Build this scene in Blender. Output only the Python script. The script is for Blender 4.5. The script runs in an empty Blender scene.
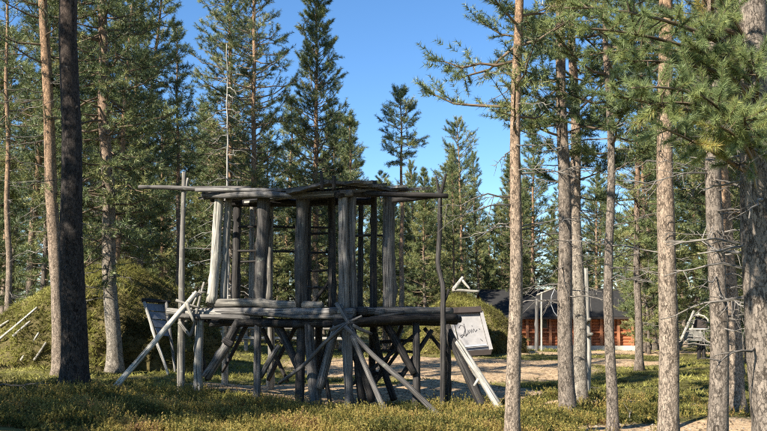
import bpy, math, random
import numpy as np
from mathutils import Vector, Matrix

# ------------------------------------------------------------------ camera
SC = bpy.context.scene
COL = SC.collection
F = 820.0                      # focal length in photo pixels (photo 767 x 431)
CX, CY = 383.5, 215.5
HOR = 312.0                    # horizon row
CAMZ = 1.6
PITCH = math.atan((HOR - CY) / F)
cp, sp = math.cos(PITCH), math.sin(PITCH)
cam_d = bpy.data.cameras.new('camera')
cam_d.sensor_width = 36.0
cam_d.lens = 36.0 * F / 767.0
cam_d.clip_start = 0.05
cam_d.clip_end = 2000.0
cam = bpy.data.objects.new('camera', cam_d)
cam.location = (0, 0, CAMZ)
cam.rotation_euler = (math.pi / 2 + PITCH, 0, 0)
COL.objects.link(cam)
SC.camera = cam
SC.render.resolution_x, SC.render.resolution_y = 1024, 575

# ------------------------------------------------------------------ sky, sun, exposure
SUN_EL = math.radians(37)
SUN_H = Vector((0.74, 0.67, 0)).normalized()      # horizontal travel direction of the light
w = bpy.data.worlds.new('World')
SC.world = w
w.use_nodes = True
nt = w.node_tree
bg = nt.nodes['Background']
sky = nt.nodes.new('ShaderNodeTexSky')
sky.sky_type = 'NISHITA'
sky.sun_disc = False
sky.sun_elevation = SUN_EL
sky.sun_rotation = math.atan2(-SUN_H.x, -SUN_H.y) % (2 * math.pi)
sky.altitude = 300
sky.air_density = 1.0
sky.dust_density = 0.0
sky.ozone_density = 5.0
hsv = nt.nodes.new('ShaderNodeHueSaturation')
hsv.inputs['Saturation'].default_value = 1.12
nt.links.new(sky.outputs[0], hsv.inputs['Color'])
nt.links.new(hsv.outputs[0], bg.inputs[0])
bg.inputs[1].default_value = 0.088
sun_d = bpy.data.lights.new('sun', 'SUN')
sun_d.energy = 5.0
sun_d.angle = math.radians(0.53)
sun_d.color = (1.0, 0.93, 0.82)
sun = bpy.data.objects.new('sun', sun_d)
sdir = Vector((SUN_H.x * math.cos(SUN_EL), SUN_H.y * math.cos(SUN_EL), -math.sin(SUN_EL)))
sun.rotation_euler = sdir.to_track_quat('-Z', 'Y').to_euler()
sun.location = (-20, -12, 25)
COL.objects.link(sun)
SC.view_settings.view_transform = 'Standard'
SC.view_settings.look = 'None'
SC.view_settings.exposure = 1.3
SC.view_settings.gamma = 1.0
SC.view_settings.use_curve_mapping = False
SC.cycles.use_denoising = False
SC.cycles.filter_width = 1.1
SC.cycles.max_bounces = 5
SC.cycles.diffuse_bounces = 2
SC.cycles.transmission_bounces = 3

# ------------------------------------------------------------------ photo <-> place
def ray(px, py):
    u = (px - CX) / F
    v = (CY - py) / F
    d = np.array([u, cp - v * sp, sp + v * cp])
    return d / d[1]

def Q(px, py, D):
    """point at ground distance D (world y) seen at photo pixel px, py"""
    d = ray(px, py) * D
    return np.array([d[0], D, CAMZ + d[2]])

def proj(p):
    x, y, z = p[0], p[1], p[2] - CAMZ
    f = y * cp + z * sp
    up = -y * sp + z * cp
    return CX + F * x / f, CY - F * up / f

def sm(a, b, x):
    t = np.clip((x - a) / (b - a), 0, 1)
    return t * t * (3 - 2 * t)

def gz(x, y):
    x = np.asarray(x, float); y = np.asarray(y, float)
    z = 0.30 * sm(-0.5, -7.0, x) * sm(4, 12, y)
    z = z - 0.85 * sm(32, 52, y) * sm(-14, -2, x)
    z = z + 0.05 * np.sin(x * 0.9 + 1.3) * np.sin(y * 0.7 + 0.4) + 0.03 * np.sin(x * 2.1 + y * 1.3) + 0.018 * np.sin(x * 4.7 - y * 3.9 + 1.0)
    z = z + 0.03 * np.exp(-((y - 12.3) / 1.0) ** 2) * sm(4.6, 2.2, x)
    return z

def GP(px, D):
    """ground point at photo column px and distance D"""
    p = Q(px, 400, D)
    for _ in range(4):
        z = float(gz(p[0], D))
        py = proj((p[0], D, z))[1]
        p = Q(px, py, D)
    return np.array([p[0], D, float(gz(p[0], D))])

# ------------------------------------------------------------------ materials
MATS = {}
def newmat(name):
    m = bpy.data.materials.new(name)
    m.use_nodes = True
    MATS[name] = m
    n = m.node_tree.nodes
    return m, n, m.node_tree.links, n['Principled BSDF']

def ramp(n, stops):
    r = n.new('ShaderNodeValToRGB')
    els = r.color_ramp.elements
    while len(els) < len(stops):
        els.new(0.5)
    for e, (p, c) in zip(els, stops):
        e.position = p
        e.color = (c[0], c[1], c[2], 1)
    return r

def mapping(n, l, src, scale):
    mp = n.new('ShaderNodeMapping')
    mp.inputs['Scale'].default_value = scale
    l.new(src, mp.inputs['Vector'])
    return mp.outputs[0]

def tex(n, l, kind, vec, **kw):
    t = n.new(kind)
    for k, v in kw.items():
        if k in t.inputs:
            t.inputs[k].default_value = v
        else:
            setattr(t, k, v)
    if vec is not None:
        l.new(vec, t.inputs['Vector'])
    return t

def mixc(n, l, fac, a, b, mode='MIX'):
    m = n.new('ShaderNodeMix')
    m.data_type = 'RGBA'
    m.blend_type = mode
    for sock, v in ((m.inputs['Factor'], fac), (m.inputs['A'], a), (m.inputs['B'], b)):
        pass
    ins = [s for s in m.inputs if s.name == 'Factor'][0]
    A = [s for s in m.inputs if s.name == 'A' and s.type == 'RGBA'][0]
    B = [s for s in m.inputs if s.name == 'B' and s.type == 'RGBA'][0]
    for sock, v in ((ins, fac), (A, a), (B, b)):
        if hasattr(v, 'is_output'):
            l.new(v, sock)
        elif isinstance(v, (int, float)):
            sock.default_value = v
        else:
            sock.default_value = (v[0], v[1], v[2], 1)
    return [s for s in m.outputs if s.type == 'RGBA'][0]

def bark_mat(name, low, high, z0, z1, plate=1.0, dark=0.35):
    m, n, l, b = newmat(name)
    at = n.new('ShaderNodeAttribute'); at.attribute_name = 'lc'
    v1 = mapping(n, l, at.outputs['Vector'], (46 * plate, 46 * plate, 17 * plate))
    no = tex(n, l, 'ShaderNodeTexNoise', v1, Scale=0.8, Detail=6, Roughness=0.75)
    vadd = n.new('ShaderNodeVectorMath'); vadd.operation = 'ADD'
    sc_ = n.new('ShaderNodeVectorMath'); sc_.operation = 'SCALE'; sc_.inputs['Scale'].default_value = 3.2
    l.new(no.outputs['Color'], sc_.inputs[0])
    l.new(v1, vadd.inputs[0]); l.new(sc_.outputs[0], vadd.inputs[1])
    vo = tex(n, l, 'ShaderNodeTexVoronoi', vadd.outputs[0], Scale=0.8, feature='DISTANCE_TO_EDGE')
    vc = tex(n, l, 'ShaderNodeTexVoronoi', vadd.outputs[0], Scale=0.8)
    n4 = tex(n, l, 'ShaderNodeTexNoise', v1, Scale=0.35, Detail=4, Roughness=0.7)
    ad4 = n.new('ShaderNodeMath'); ad4.operation = 'MULTIPLY_ADD'
    l.new(n4.outputs['Fac'], ad4.inputs[0]); ad4.inputs[1].default_value = 0.55; l.new(vo.outputs['Distance'], ad4.inputs[2])
    crack = ramp(n, [(0.20, (0.15, 0.15, 0.15)), (0.36, (1, 1, 1))])
    l.new(ad4.outputs[0], crack.inputs[0])
    sep = n.new('ShaderNodeSeparateXYZ'); l.new(at.outputs['Vector'], sep.inputs[0])
    nz = tex(n, l, 'ShaderNodeTexNoise', at.outputs['Vector'], Scale=1.6, Detail=3)
    mr = n.new('ShaderNodeMapRange')
    mr.inputs['From Min'].default_value = z0; mr.inputs['From Max'].default_value = z1
    ad = n.new('ShaderNodeMath'); ad.operation = 'MULTIPLY_ADD'
    l.new(nz.outputs['Fac'], ad.inputs[0]); ad.inputs[1].default_value = 1.6
    l.new(sep.outputs['Z'], ad.inputs[2])
    l.new(ad.outputs[0], mr.inputs['Value'])
    base = mixc(n, l, mr.outputs[0], low, high)
    var = mixc(n, l, vc.outputs['Color'], (0.6, 0.6, 0.6), (1.35, 1.3, 1.25))
    sepc = n.new('ShaderNodeSeparateColor'); l.new(vc.outputs['Color'], sepc.inputs[0])
    var = mixc(n, l, sepc.outputs[0], (0.75, 0.75, 0.75), (1.22, 1.2, 1.18))
    c = mixc(n, l, 1.0, base, var, 'MULTIPLY')
    dk = (low[0] * dark, low[1] * dark * 0.9, low[2] * dark * 0.8)
    c = mixc(n, l, crack.outputs[0], dk, c)
    n2 = tex(n, l, 'ShaderNodeTexNoise', at.outputs['Vector'], Scale=60, Detail=3)
    c = mixc(n, l, 0.35, c, mixc(n, l, n2.outputs['Fac'], (0.25, 0.25, 0.25), (1.6, 1.6, 1.6)), 'MULTIPLY')
    l.new(c, b.inputs['Base Color'])
    b.inputs['Roughness'].default_value = 0.9
    b.inputs['Specular IOR Level'].default_value = 0.15
    bp = n.new('ShaderNodeBump'); bp.inputs['Strength'].default_value = 0.9; bp.inputs['Distance'].default_value = 0.02
    h = n.new('ShaderNodeMath'); h.operation = 'MULTIPLY_ADD'
    l.new(n2.outputs['Fac'], h.inputs[0]); h.inputs[1].default_value = 0.4; l.new(crack.outputs[0], h.inputs[2])
    l.new(h.outputs[0], bp.inputs['Height']); l.new(bp.outputs[0], b.inputs['Normal'])
    return m

def wood_mat(name, c0, c1, rough=0.75, grain=1.0):
    m, n, l, b = newmat(name)
    at = n.new('ShaderNodeAttribute'); at.attribute_name = 'lc'
    v1 = mapping(n, l, at.outputs['Vector'], (85 * grain, 85 * grain, 2.4 * grain))
    n1 = tex(n, l, 'ShaderNodeTexNoise', v1, Scale=1.0, Detail=5, Roughness=0.65)
    n2 = tex(n, l, 'ShaderNodeTexNoise', at.outputs['Vector'], Scale=3.0, Detail=3)
    r = ramp(n, [(0.3, tuple(x * 0.55 for x in c0)), (0.48, c0), (0.62, c1), (0.8, tuple(min(1, x * 1.15) for x in c1))])
    l.new(n1.outputs['Fac'], r.inputs[0])
    c = mixc(n, l, 0.6, r.outputs[0], mixc(n, l, n2.outputs['Fac'], (0.45, 0.43, 0.40), (1.45, 1.45, 1.45)), 'MULTIPLY')
    oi = n.new('ShaderNodeObjectInfo')
    c = mixc(n, l, 1.0, c, mixc(n, l, oi.outputs['Random'], (0.62, 0.60, 0.58), (1.3, 1.3, 1.3)), 'MULTIPLY')
    nl_ = tex(n, l, 'ShaderNodeTexNoise', at.outputs['Vector'], Scale=7.0, Detail=4, Roughness=0.7)
    lr = ramp(n, [(0.60, (0, 0, 0)), (0.72, (1, 1, 1))]); l.new(nl_.outputs['Fac'], lr.inputs[0])
    c = mixc(n, l, lr.outputs[0], c, tuple(x * y for x, y in zip(c1, (1.05, 1.12, 0.95))))
    cr = ramp(n, [(0.36, (0, 0, 0)), (0.42, (1, 1, 1))])
    v3 = mapping(n, l, at.outputs['Vector'], (70, 70, 1.3))
    n3 = tex(n, l, 'ShaderNodeTexNoise', v3, Scale=1.0, Detail=2)
    l.new(n3.outputs['Fac'], cr.inputs[0])
    c = mixc(n, l, cr.outputs[0], tuple(x * 0.22 for x in c0), c)
    l.new(c, b.inputs['Base Color'])
    b.inputs['Roughness'].default_value = rough
    b.inputs['Specular IOR Level'].default_value = 0.25
    bp = n.new('ShaderNodeBump'); bp.inputs['Strength'].default_value = 0.7; bp.inputs['Distance'].default_value = 0.008
    h = n.new('ShaderNodeMath'); h.operation = 'ADD'
    l.new(n1.outputs['Fac'], h.inputs[0]); l.new(cr.outputs[0], h.inputs[1])
    l.new(h.outputs[0], bp.inputs['Height']); l.new(bp.outputs[0], b.inputs['Normal'])
    return m

def leaf_mat(name, stops, trans=0.3, rough=0.5, spec=0.3):
    m, n, l, b = newmat(name)
    at = n.new('ShaderNodeAttribute'); at.attribute_name = 'tint'
    r = ramp(n, stops)
    l.new(at.outputs['Fac'], r.inputs[0])
    l.new(r.outputs[0], b.inputs['Base Color'])
    b.inputs['Roughness'].default_value = rough
    b.inputs['Specular IOR Level'].default_value = spec
    tr = n.new('ShaderNodeBsdfTranslucent')
    l.new(r.outputs[0], tr.inputs['Color'])
    mx = n.new('ShaderNodeMixShader'); mx.inputs[0].default_value = trans
    out = n['Material Output']
    l.new(b.outputs[0], mx.inputs[1]); l.new(tr.outputs[0], mx.inputs[2])
    l.new(mx.outputs[0], out.inputs['Surface'])
    return m

def plain_mat(name, col, rough=0.7, nscale=8.0, amt=0.35, spec=0.3, stretch=(1, 1, 1), bump=0.2):
    m, n, l, b = newmat(name)
    tc = n.new('ShaderNodeTexCoord')
    v = mapping(n, l, tc.outputs['Object'], stretch)
    n1 = tex(n, l, 'ShaderNodeTexNoise', v, Scale=nscale, Detail=5, Roughness=0.6)
    c = mixc(n, l, n1.outputs['Fac'], tuple(x * (1 - amt) for x in col), tuple(min(1, x * (1 + amt)) for x in col))
    l.new(c, b.inputs['Base Color'])
    b.inputs['Roughness'].default_value = rough
    b.inputs['Specular IOR Level'].default_value = spec
    bp = n.new('ShaderNodeBump'); bp.inputs['Strength'].default_value = bump; bp.inputs['Distance'].default_value = 0.02
    l.new(n1.outputs['Fac'], bp.inputs['Height']); l.new(bp.outputs[0], b.inputs['Normal'])
    return m

GREY_BARK = (0.30, 0.25, 0.20)
bark_mat('pine_bark', (0.215, 0.178, 0.142), (0.33, 0.20, 0.115), 5.0, 9.0, 1.1)
bark_mat('pine_bark_orange', (0.30, 0.240, 0.183), (0.36, 0.232, 0.14), 3.0, 6.5, 1.25)
bark_mat('pine_bark_shaded', (0.060, 0.052, 0.046), (0.09, 0.065, 0.05), 5.0, 9.0, 0.8)  # darkness of the shaded left trunk put into the bark colour
bark_mat('pine_bark_pale', (0.29, 0.255, 0.205), (0.32, 0.22, 0.15), 3.0, 7.0, 1.2)
wood_mat('dead_wood', (0.20, 0.18, 0.155), (0.34, 0.31, 0.27))
wood_mat('live_branch', (0.17, 0.125, 0.085), (0.30, 0.22, 0.15))
wood_mat('weathered_wood', (0.105, 0.098, 0.090), (0.225, 0.212, 0.195))
wood_mat('weathered_dark_shaded', (0.028, 0.025, 0.023), (0.070, 0.064, 0.058))  # dark copy of the weathered wood, shade on the platform put into colour
wood_mat('weathered_pale_sunlit', (0.24, 0.225, 0.195), (0.40, 0.38, 0.335))  # pale copy of the weathered wood, sunlight on posts and legs put into colour
wood_mat('bright_wood', (0.38, 0.355, 0.30), (0.56, 0.53, 0.46))  # bare pale wood, also paints sunlight on the corner post and leaning pole
wood_mat('fresh_wood', (0.42, 0.30, 0.17), (0.60, 0.46, 0.28))
leaf_mat('pine_needles', [(0.0, (0.032, 0.055, 0.024)), (0.35, (0.098, 0.132, 0.050)), (0.75, (0.205, 0.235, 0.082)), (1.0, (0.34, 0.315, 0.12))], trans=0.14, rough=0.45, spec=0.4)
leaf_mat('pine_needles_near', [(0.0, (0.11, 0.155, 0.07)), (0.45, (0.25, 0.31, 0.13)), (0.85, (0.39, 0.42, 0.15)), (1.0, (0.52, 0.38, 0.10))], trans=0.45, rough=0.45, spec=0.35)
leaf_mat('heather_leaves', [(0.0, (0.07, 0.08, 0.025)), (0.3, (0.20, 0.185, 0.05)), (0.6, (0.42, 0.335, 0.095)), (0.88, (0.40, 0.27, 0.10)), (1.0, (0.22, 0.12, 0.07))], trans=0.4, spec=0.15)
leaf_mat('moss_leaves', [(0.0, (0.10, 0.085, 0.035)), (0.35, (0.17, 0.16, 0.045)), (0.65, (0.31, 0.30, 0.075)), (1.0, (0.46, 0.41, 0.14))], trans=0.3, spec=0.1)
plain_mat('turf', (0.105, 0.085, 0.036), 0.95, 5, 0.6, 0.1, bump=0.8)
plain_mat('roof_felt', (0.032, 0.031, 0.03), 0.95, 6, 0.4, 0.1)
plain_mat('red_boards', (0.40, 0.14, 0.062), 0.7, 3, 0.3, stretch=(1, 1, 9))
plain_mat('red_trim', (0.40, 0.17, 0.085), 0.7, 4, 0.25)
plain_mat('foundation', (0.62, 0.55, 0.45), 0.9, 6, 0.2)
plain_mat('dark_boards', (0.05, 0.038, 0.032), 0.7, 5, 0.35)
plain_mat('white_paint', (0.285, 0.27, 0.255), 0.7, 5, 0.35)
plain_mat('black_paint', (0.09, 0.085, 0.085), 0.6, 9, 0.2)
plain_mat('glass_dark', (0.03, 0.035, 0.04), 0.08, 4, 0.2, 0.6, bump=0.0)
plain_mat('metal_grey', (0.30, 0.31, 0.32), 0.45, 12, 0.2, 0.5)
plain_mat('blue_grey_board', (0.15, 0.165, 0.19), 0.7, 7, 0.35, stretch=(1, 1, 0.3))

# ground material
m, n, l, b = newmat('forest_floor')
tc = n.new('ShaderNodeTexCoord')
at = n.new('ShaderNodeAttribute'); at.attribute_name = 'sand'
na = tex(n, l, 'ShaderNodeTexNoise', tc.outputs['Object'], Scale=0.9, Detail=6, Roughness=0.65)
nb = tex(n, l, 'ShaderNodeTexNoise', tc.outputs['Object'], Scale=9.0, Detail=5, Roughness=0.7)
nc = tex(n, l, 'ShaderNodeTexNoise', tc.outputs['Object'], Scale=45.0, Detail=3, Roughness=0.7)
moss = ramp(n, [(0.30, (0.05, 0.045, 0.022)), (0.45, (0.11, 0.105, 0.035)), (0.58, (0.17, 0.15, 0.055)), (0.72, (0.20, 0.15, 0.085))])
l.new(na.outputs['Fac'], moss.inputs[0])
moss2 = mixc(n, l, 0.7, moss.outputs[0], mixc(n, l, nb.outputs['Fac'], (0.3, 0.3, 0.3), (1.7, 1.65, 1.6)), 'MULTIPLY')
sand = ramp(n, [(0.32, (0.14, 0.09, 0.05)), (0.46, (0.37, 0.255, 0.148)), (0.66, (0.55, 0.405, 0.25))])
mx = n.new('ShaderNodeMath'); mx.operation = 'MULTIPLY_ADD'
l.new(nc.outputs['Fac'], mx.inputs[0]); mx.inputs[1].default_value = 0.35
l.new(nb.outputs['Fac'], mx.inputs[2])
sb = n.new('ShaderNodeMath'); sb.operation = 'SUBTRACT'; l.new(mx.outputs[0], sb.inputs[0]); sb.inputs[1].default_value = 0.17
l.new(sb.outputs[0], sand.inputs[0])
fm = n.new('ShaderNodeMath'); fm.operation = 'MULTIPLY_ADD'
l.new(nb.outputs['Fac'], fm.inputs[0]); fm.inputs[1].default_value = 0.9; l.new(at.outputs['Fac'], fm.inputs[2])
fr = n.new('ShaderNodeMapRange'); fr.inputs['From Min'].default_value = 0.85; fr.inputs['From Max'].default_value = 1.1
l.new(fm.outputs[0], fr.inputs['Value'])
c = mixc(n, l, fr.outputs[0], moss2, sand.outputs[0])
l.new(c, b.inputs['Base Color'])
b.inputs['Roughness'].default_value = 0.95
b.inputs['Specular IOR Level'].default_value = 0.1
bp = n.new('ShaderNodeBump'); bp.inputs['Strength'].default_value = 0.8; bp.inputs['Distance'].default_value = 0.05
l.new(mx.outputs[0], bp.inputs['Height']); l.new(bp.outputs[0], b.inputs['Normal'])

# ------------------------------------------------------------------ mesh helpers
class Geo:
    """collects vertices and faces; builds one mesh"""
    def __init__(self):
        self.v = []; self.f = []; self.lc = []; self.n = 0
    def add(self, v, f, lc=None):
        v = np.asarray(v, float)
        self.v.append(v)
        self.lc.append(np.asarray(lc, float) if lc is not None else v)
        self.f += [tuple(int(i) + self.n for i in q) for q in f]
        self.n += len(v)
    def mesh(self, name, mat, origin=(0, 0, 0), smooth=True):
        me = bpy.data.meshes.new(name)
        V = np.concatenate(self.v) - np.asarray(origin, float)
        me.from_pydata(V.tolist(), [], self.f)
        a = me.attributes.new('lc', 'FLOAT_VECTOR', 'POINT')
        a.data.foreach_set('vector', np.concatenate(self.lc).astype(np.float32).ravel())
        me.materials.append(MATS[mat])
        if smooth:
            me.polygons.foreach_set('use_smooth', [True] * len(me.polygons))
        me.update()
        return me

def tube(path, radii, seg=8, rng=None, rough=0.0, caps=True, knots=0, z0=0.0):
    P = np.asarray(path, float); R = np.asarray(radii, float)
    k = len(P)
    T = np.gradient(P, axis=0)
    T /= np.linalg.norm(T, axis=1)[:, None] + 1e-12
    ref = np.array([1.0, 0, 0]) if abs(T[0][0]) < 0.8 else np.array([0, 1.0, 0])
    N = np.zeros_like(P)
    nv = ref - T[0] * ref.dot(T[0]); nv /= np.linalg.norm(nv)
    for i in range(k):
        nv = nv - T[i] * nv.dot(T[i]); nv /= np.linalg.norm(nv) + 1e-12
        N[i] = nv
    B = np.cross(T, N)
    a = np.linspace(0, 2 * math.pi, seg, endpoint=False)
    Rm = np.repeat(R[:, None], seg, 1)
    L = np.concatenate([[0], np.cumsum(np.linalg.norm(np.diff(P, axis=0), axis=1))])
    if rng is not None and rough > 0:
        h = np.zeros((k, seg))
        for _ in range(6):
            kk = rng.integers(1, 5); fz = rng.uniform(0.5, 5.0); ph = rng.uniform(0, 6.28, 2)
            h += np.sin(kk * a[None, :] + ph[0] + 1.2 * np.sin(L[:, None] * fz * 0.5)) * np.sin(L[:, None] * fz + ph[1])
        h += rng.normal(0, 1.0, (k, seg))
        Rm = Rm * (1 + rough * h / 2.2)
        for _ in range(knots):
            i = rng.uniform(0.05, 0.95) * L[-1]; j = rng.uniform(0, 6.28)
            da = np.angle(np.exp(1j * (a - j)))
            r0 = np.interp(i, L, R)
            Rm = Rm + r0 * 0.45 * np.exp(-((L[:, None] - i) / (r0 * 0.9)) ** 2 - (da[None, :] / 0.45) ** 2)
    ca, sa = np.cos(a), np.sin(a)
    V = P[:, None, :] + Rm[:, :, None] * (N[:, None, :] * ca[None, :, None] + B[:, None, :] * sa[None, :, None])
    lc = np.zeros((k, seg, 3))
    lc[:, :, 0] = R[:, None] * ca[None, :]; lc[:, :, 1] = R[:, None] * sa[None, :]; lc[:, :, 2] = L[:, None] + z0
    f = []
    for i in range(k - 1):
        for j in range(seg):
            j2 = (j + 1) % seg
            f.append((i * seg + j, i * seg + j2, (i + 1) * seg + j2, (i + 1) * seg + j))
    V = V.reshape(-1, 3); lc = lc.reshape(-1, 3)
    if caps:
        f.append(tuple(reversed(range(seg))))
        f.append(tuple((k - 1) * seg + j for j in range(seg)))
    return V, f, lc

def box(lo, hi):
    x0, y0, z0 = lo; x1, y1, z1 = hi
    v = [(x0, y0, z0), (x1, y0, z0), (x1, y1, z0), (x0, y1, z0), (x0, y0, z1), (x1, y0, z1), (x1, y1, z1), (x0, y1, z1)]
    return v, [(3, 2, 1, 0), (4, 5, 6, 7), (0, 1, 5, 4), (1, 2, 6, 5), (2, 3, 7, 6), (3, 0, 4, 7)]

def tri_mesh(name, tris, tint, mat, origin=(0, 0, 0)):
    """big soup of loose triangles (N,3,3) with one tint per triangle"""
    T = (np.asarray(tris, np.float32) - np.asarray(origin, np.float32)).reshape(-1, 3)
    nt_ = len(T) // 3
    me = bpy.data.meshes.new(name)
    me.vertices.add(len(T)); me.vertices.foreach_set('co', T.ravel())
    me.loops.add(len(T)); me.loops.foreach_set('vertex_index', np.arange(len(T), dtype=np.int32))
    me.polygons.add(nt_)
    me.polygons.foreach_set('loop_start', np.arange(0, len(T), 3, dtype=np.int32))
    a = me.attributes.new('tint', 'FLOAT', 'FACE')
    a.data.foreach_set('value', np.clip(np.asarray(tint, np.float32), 0, 1))
    me.materials.append(MATS[mat])
    me.update(calc_edges=True)
    return me

def link(name, data, parent=None, loc=None, label=None, cat=None, group=None, kind=None):
    o = bpy.data.objects.new(name, data)
    COL.objects.link(o)
    if parent is not None:
        o.parent = parent
    if loc is not None:
        o.location = Vector([float(x) for x in loc])
    if label: o['label'] = label
    if cat: o['category'] = cat
    if group: o['group'] = group
    if kind: o['kind'] = kind
    return o

def thing(name, loc, label, cat, group=None):
    return link(name, None, None, loc, label, cat, group)

def copy_tree(root, loc, rz, sc, label, group=None, tilt=(0, 0)):
    r = root.copy(); COL.objects.link(r)
    r.location = Vector([float(x) for x in loc]); r.rotation_euler = (tilt[0], tilt[1], rz)
    r.scale = (sc[0], sc[0], sc[1])
    r['label'] = label
    if group: r['group'] = group
    elif 'group' in r: del r['group']
    for ch in root.children:
        c_ = ch.copy(); COL.objects.link(c_); c_.parent = r
    return r

# ------------------------------------------------------------------ the ground
def spaced(lo, hi, focus, dn, growth):
    out = [focus]
    s = dn; x = focus
    while x < hi:
        x += s; out.append(min(x, hi)); s *= growth
    s = dn; x = focus; left = []
    while x > lo:
        x -= s; left.append(max(x, lo)); s *= growth
    return np.array(left[::-1] + out)

SANDS = [(1.6, 24.5, 4.6, 5.4), (5.6, 26.5, 4.5, 1.3), (9.5, 33, 9, 2.0), (5.6, 11.2, 3.2, 1.35), (-0.9, 16.4, 2.9, 1.9), (1.5, 17.0, 1.8, 2.2),
         (4.2, 14.5, 1.5, 0.35), (9, 45, 12, 3.2)]
def sandmask(x, y):
    m_ = np.zeros_like(x)
    for (a_, b_, rx, ry) in SANDS:
        d = np.sqrt(((x - a_) / rx) ** 2 + ((y - b_) / ry) ** 2)
        m_ = np.maximum(m_, sm(1.25, 0.7, d))
    return m_

gx = spaced(-400, 400, 0.0, 0.14, 1.018)
gy = spaced(-60, 600, 13.0, 0.12, 1.02)
GX, GY = np.meshgrid(gx, gy)
GZ = gz(GX, GY)
V = np.stack([GX, GY, GZ], -1).reshape(-1, 3)
nx_, ny_ = len(gx), len(gy)
I = np.arange(nx_ * ny_).reshape(ny_, nx_)
Fq = np.stack([I[:-1, :-1], I[:-1, 1:], I[1:, 1:], I[1:, :-1]], -1).reshape(-1, 4)
me = bpy.data.meshes.new('ground')
me.vertices.add(len(V)); me.vertices.foreach_set('co', V.astype(np.float32).ravel())
me.loops.add(Fq.size); me.loops.foreach_set('vertex_index', Fq.astype(np.int32).ravel())
me.polygons.add(len(Fq)); me.polygons.foreach_set('loop_start', np.arange(0, Fq.size, 4, dtype=np.int32))
a = me.attributes.new('sand', 'FLOAT', 'POINT')
a.data.foreach_set('value', sandmask(GX, GY).astype(np.float32).ravel())
me.materials.append(MATS['forest_floor'])
me.update(calc_edges=True)
me.polygons.foreach_set('use_smooth', [True] * len(me.polygons))
link('ground', me, kind='structure')

# ------------------------------------------------------------------ pine building
def unit(v):
    return v / (np.linalg.norm(v, axis=-1, keepdims=True) + 1e-9)

def needles(rng, base, axis, n_each, nl, nw, spread=0.9, along=0.12, tint=None, tint_sd=0.12):
    """tufts: base (K,3), axis (K,3) -> triangles"""
    K = len(base)
    ax = np.repeat(unit(axis), n_each, 0)
    b_ = np.repeat(base, n_each, 0) + ax * rng.uniform(-along, along, (K * n_each, 1))
    rd = rng.normal(0, 1, (K * n_each, 3))
    rd = unit(rd - ax * (rd * ax).sum(1, keepdims=True))
    d = unit(ax * rng.uniform(0.15, 1.0, (K * n_each, 1)) + rd * spread)
    L = nl * rng.uniform(0.65, 1.15, (K * n_each, 1))
    side = unit(np.cross(d, rng.normal(0, 1, (K * n_each, 3)))) * nw * 0.5
    T = np.stack([b_ - side, b_ + side, b_ + d * L], 1)
    t0 = np.repeat(tint, n_each) + rng.normal(0, tint_sd, K * n_each)
    return T, t0

def curve3(p0, p1, p2, n):
    t = np.linspace(0, 1, n)[:, None]
    return (1 - t) ** 2 * p0 + 2 * t * (1 - t) * p1 + t * t * p2

def make_branch_wood(geo, path, r, seg=5):
    geo.add(*tube(path, np.linspace(r, r * 0.25, len(path)), seg, caps=True))

def dead_geo(rng, p0, d, L, r, droop=0.3, twigs=6, geo=None):
    g = geo or Geo()
    d = d / np.linalg.norm(d)
    droop = droop * rng.uniform(0.2, 1.1)
    mid = p0 + d * L * 0.5 + np.array([0, 0, 0.03 * L - 0.2 * droop * L]) + rng.normal(0, 0.04 * L, 3)
    end = p0 + d * L + np.array([0, 0, -0.7 * droop * L]) + rng.normal(0, 0.05 * L, 3)
    path = curve3(p0, mid, end, 7)
    path[1:-1] += rng.normal(0, 0.02 * L, (5, 3))
    g.add(*tube(path, np.linspace(r, r * 0.3, 7), 5))
    for _ in range(twigs):
        s = rng.uniform(0.25, 0.95); i = s * 6; q = path[int(i)] + (path[min(6, int(i) + 1)] - path[int(i)]) * (i - int(i))
        td = unit(d * 0.8 + rng.normal(0, 0.65, 3) + np.array([0, 0, -0.25]))
        tl = L * rng.uniform(0.15, 0.42) * (1.1 - s * 0.5)
        pth = curve3(q, q + td * tl * 0.5 + rng.normal(0, 0.06 * tl, 3), q + td * tl + np.array([0, 0, -0.12 * tl]), 4)
        g.add(*tube(pth, np.linspace(r * 0.42, r * 0.14, 4), 4))
    return g

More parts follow.
